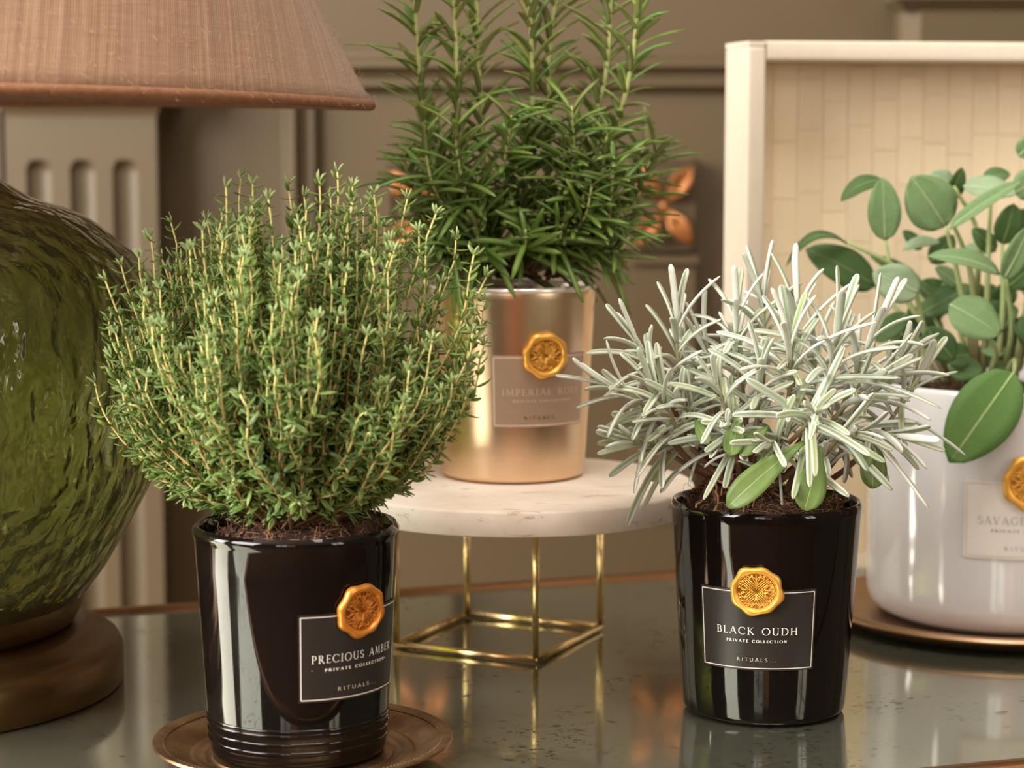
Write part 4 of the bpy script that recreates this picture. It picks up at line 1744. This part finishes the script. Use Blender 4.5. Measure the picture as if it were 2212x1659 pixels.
def blade(base, tip, nrm, W, arch=.1, fold=.15, twist=0, n=14, m_=9, prof=oval_prof, cols=None, wav=.0, thick=.0005):
    """broad leaf surface between base and tip; returns MB with closed thin blade"""
    b = MB()
    ax = tip - base
    L = ax.length
    ax.normalize()
    nrm = (nrm - ax * nrm.dot(ax)).normalized()
    side = ax.cross(nrm)
    v, c = [], []
    cm, ce, cb = cols
    for layer in (0, 1):
        for i in range(n + 1):
            t = i / n
            w_ = W * .5 * prof(t)
            an = twist * t
            sd = side * math.cos(an) + nrm * math.sin(an)
            nn = nrm * math.cos(an) - side * math.sin(an)
            cen_ = base + ax * (L * t) + nrm * (arch * L * 4 * t * (1 - t))
            for j in range(m_):
                s = SPOS[j]
                wv_ = wav * W * math.sin(t * 14 + (1.5 if s > 0 else 0)) * s * s
                p = cen_ + sd * (s * w_) + nn * (fold * w_ * s * s + wv_) - nn * (thick * layer)
                v.append(p)
                q = abs(s)
                if layer == 0:
                    if q < .03:
                        c.append(cm)
                    else:
                        c.append(ce)
                else:
                    c.append(cb)
    M0 = (n + 1) * m_
    f = []
    for i in range(n):
        for j in range(m_ - 1):
            f.append((i * m_ + j, i * m_ + j + 1, (i + 1) * m_ + j + 1, (i + 1) * m_ + j))
            f.append(tuple(M0 + x for x in (i * m_ + j, (i + 1) * m_ + j, (i + 1) * m_ + j + 1, i * m_ + j + 1)))
    ring = [j for j in range(m_)] + [i * m_ + m_ - 1 for i in range(1, n + 1)] + [n * m_ + j for j in range(m_ - 2, -1, -1)] + [i * m_ for i in range(n - 1, 0, -1)]
    for k in range(len(ring)):
        a, q = ring[k], ring[(k + 1) % len(ring)]
        f.append((q, a, a + M0, q + M0))
    b.add(v, f, c)
    return b


def oblanc(t):
    return max(.06, (.16 + .84 * math.sin(PI / 2 * min(1, t / .72)) ** 1.6) * (1 if t < .72 else math.sqrt(max(0, 1 - ((t - .72) / .285) ** 2))))


# the broad green leaves at the lavender's foot
bg = (lin(176, 196, 130), lin(112, 138, 70), lin(120, 142, 88))
for (x0, y0, x1, y1, W, dy, nx_, nz_, ar) in (
        (1738, 955, 1572, 1096, 62, -.046, -.2, .45, .08), (1772, 965, 1738, 1103, 66, -.048, .1, .35, .06),
        (1880, 930, 1885, 1056, 62, -.012, .2, .2, .05), (1600, 895, 1578, 985, 46, -.04, -.2, .2, .05),
        (1660, 920, 1600, 985, 40, -.04, -.2, .5, .06), (1840, 930, 1870, 1010, 48, -.02, .3, .3, .06),
        (1640, 965, 1660, 1018, 36, -.03, 0, .2, .05), (1500, 905, 1530, 960, 30, -.03, -.2, .2, .05)):
    Y = pb.y + dy
    p0, p1 = P(x0, y0, Y + .006), P(x1, y1, Y - .006)
    bb = blade(p0 - pb3, p1 - pb3, Vector((nx_, -1, nz_)), W / 4600, ar, .18, prof=oblanc, cols=bg)
    o = bb.build('broad_leaf', M['broadleaf'], lav_t)
    o['label'] = 'broad smooth green leaf'

# ---- sage ----
pw3 = Vector((pw.x, pw.y, 0))
YS = pw.y
lt = (lin(168, 188, 140), lin(116, 146, 96), lin(140, 160, 122))
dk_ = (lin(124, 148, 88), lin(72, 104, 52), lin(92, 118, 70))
pl = (lin(186, 202, 166), lin(152, 176, 138), lin(158, 178, 146))
SG = [
    # base, tip, width px, dY, normal(x, z), kind, arch, fold
    ((2043, 512), (1968, 404), 112, -.02, -.1, .2, lt, .06, .12), ((1912, 542), (1906, 406), 70, -.025, -.1, .05, lt, .04, .12),
    ((1908, 412), (1816, 456), 44, -.01, -.4, .9, dk_, .18, .2), ((2038, 462), (2078, 384), 46, .0, .6, .2, dk_, .08, .2),
    ((2060, 425), (2008, 398), 44, .01, -.1, .6, pl, .1, .2), ((2050, 517), (2208, 412), 34, -.03, .3, 1.1, lt, .05, .45),
    ((2080, 425), (2196, 440), 60, -.005, -.1, .9, pl, .05, .2), ((2120, 412), (2182, 398), 40, .015, 0, .5, dk_, .12, .2),
    ((2165, 550), (2190, 462), 66, .0, .2, .1, dk_, .05, .1), ((2150, 565), (2100, 516), 42, -.01, -.2, .3, dk_, .05, .1),
    ((1830, 548), (1698, 596), 26, .0, -.2, 1.2, dk_, .38, .3), ((1890, 640), (1740, 560), 84, .005, -.3, .5, dk_, .1, .1),
    ((1985, 655), (1885, 612), 82, -.03, -.1, .2, pl, .06, .1), ((2160, 615), (2004, 576), 46, -.045, -.1, .9, lt, .12, .3),
    ((2168, 625), (2222, 512), 58, -.045, .3, .2, lt, .06, .2), ((2050, 680), (2160, 745), 92, -.05, .1, .35, lt, .05, .08),
    ((2190, 826), (2050, 1022), 132, -.082, -.15, .15, (lin(178, 200, 130), lin(88, 126, 58), lin(110, 136, 84)), .04, .08),
    ((2010, 590), (2060, 530), 52, .02, 0, .2, dk_, .05, .1), ((1990, 560), (1950, 520), 30, .01, 0, .4, dk_, .05, .1),
    ((2000, 660), (1880, 575), 40, .02, -.2, .8, dk_, .12, .2), ((2110, 720), (2200, 690), 70, .0, .2, .4, dk_, .05, .1),
    ((2030, 760), (1960, 690), 70, .01, -.2, .3, dk_, .05, .1), ((1990, 700), (2100, 640), 60, .0, .1, .6, dk_, .05, .1),
    ((2150, 800), (2215, 730), 80, .01, .2, .3, dk_, .05, .1), ((2060, 800), (2000, 730), 64, -.02, -.2, .4, dk_, .05, .1),
    ((2110, 805), (2180, 760), 60, .03, .2, .3, dk_, .05, .1), ((2180, 640), (2225, 600), 60, -.01, .2, .3, dk_, .05, .1),
    ((1960, 700), (1890, 760), 50, .0, -.2, .4, dk_, .05, .1), ((2200, 360), (2240, 320), 50, .0, .2, .3, lt, .05, .1), ((2190, 440), (2260, 400), 70, .01, .2, .3, lt, .05, .1),
    ((2070, 640), (2020, 600), 44, .0, 0, .9, lt, .05, .1), ((2210, 700), (2250, 800), 60, -.02, .2, .3, dk_, .05, .1), ((2185, 520), (2240, 480), 60, .02, .2, .3, dk_, .05, .1),
    ((1950, 560), (2030, 545), 30, .0, 0, .9, pl, .15, .2), ((1920, 800), (1985, 745), 60, .02, 0, .2, dk_, .05, .1), ((2075, 570), (2140, 560), 40, .02, 0, .9, pl, .1, .1),
]
rs = random.Random(61)
for _ in range(24):
    bx_, by_ = rs.uniform(1960, 2230), rs.uniform(640, 830)
    an_ = rs.uniform(0, 2 * PI)
    ll_ = rs.uniform(50, 95)
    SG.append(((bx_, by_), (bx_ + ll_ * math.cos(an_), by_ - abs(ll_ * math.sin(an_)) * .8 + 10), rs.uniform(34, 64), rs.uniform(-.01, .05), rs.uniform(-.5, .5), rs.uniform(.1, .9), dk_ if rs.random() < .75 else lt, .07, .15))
for (p0, p1, W, dy, nx_, nz_, cols, ar, fo) in SG:
    a, c_ = P(*p0, YS + dy), P(*p1, YS + dy - .004)
    bb = blade(a - pw3, c_ - pw3, Vector((nx_, -1, nz_)), W / 3790, ar, fo, prof=oval_prof, cols=cols, wav=.01)
    lf = bb.build('leaf', M['sage'], sage_t)
    b = MB()
    ax = (c_ - a)
    nrm = Vector((nx_, -1, nz_))
    nrm = (nrm - ax.normalized() * nrm.dot(ax.normalized())).normalized()
    pts = [a - pw3 + ax * t + nrm * (ar * ax.length * 4 * t * (1 - t)) for t in [i / 8 * .92 for i in range(9)]]
    tube(b, pts, [.0007 * (1 - .8 * i / 8) for i in range(9)], 5, cols[0])
    b.build('midrib', M['sage'], lf)
STM = [
    [(2110, 850), (2085, 700), (2062, 590), (2043, 512)], [(2060, 850), (1990, 720), (1930, 620), (1912, 542)], [(2160, 850), (2185, 740), (2172, 625)],
    [(2170, 850), (2180, 700), (2160, 615)], [(2110, 850), (2100, 640), (2080, 560), (2060, 510)], [(2120, 850), (2130, 700), (2135, 560), (2140, 440)],
    [(2030, 850), (1960, 720), (1890, 640)], [(2050, 850), (2000, 750), (1960, 620), (1830, 545)], [(2090, 850), (2080, 760), (2050, 680)], [(2100, 850), (2110, 650), (2110, 520), (2060, 425)],
    [(2150, 850), (2165, 700), (2165, 550)], [(2190, 850), (2212, 700), (2240, 560)], [(2160, 850), (2190, 800), (2190, 826)], [(2070, 850), (2045, 760), (1985, 655)], [(2130, 850), (2150, 780), (2110, 720)]]
rs = random.Random(8)
for s in STM:
    m_ = len(s)
    dy = rs.uniform(-.035, .015)
    pts = spline([P(x, y, YS + dy * (i / (m_ - 1))) - pw3 for i, (x, y) in enumerate(s)], 6)
    n_ = len(pts)
    c0, c1 = lin(112, 92, 62), lin(160, 178, 116)
    cl = [tuple(c0[e] + (c1[e] - c0[e]) * min(1, 1.6 * i / (n_ - 1)) for e in range(4)) for i in range(n_)]
    b = MB()
    tube(b, pts, [.0022 * (1 - .55 * i / (n_ - 1)) for i in range(n_)], 8, cl)
    b.build('stem', M['stem'], sage_t)
print('tris approx', sum(len(o.data.polygons) for o in bpy.data.objects if o.type == 'MESH') * 2)
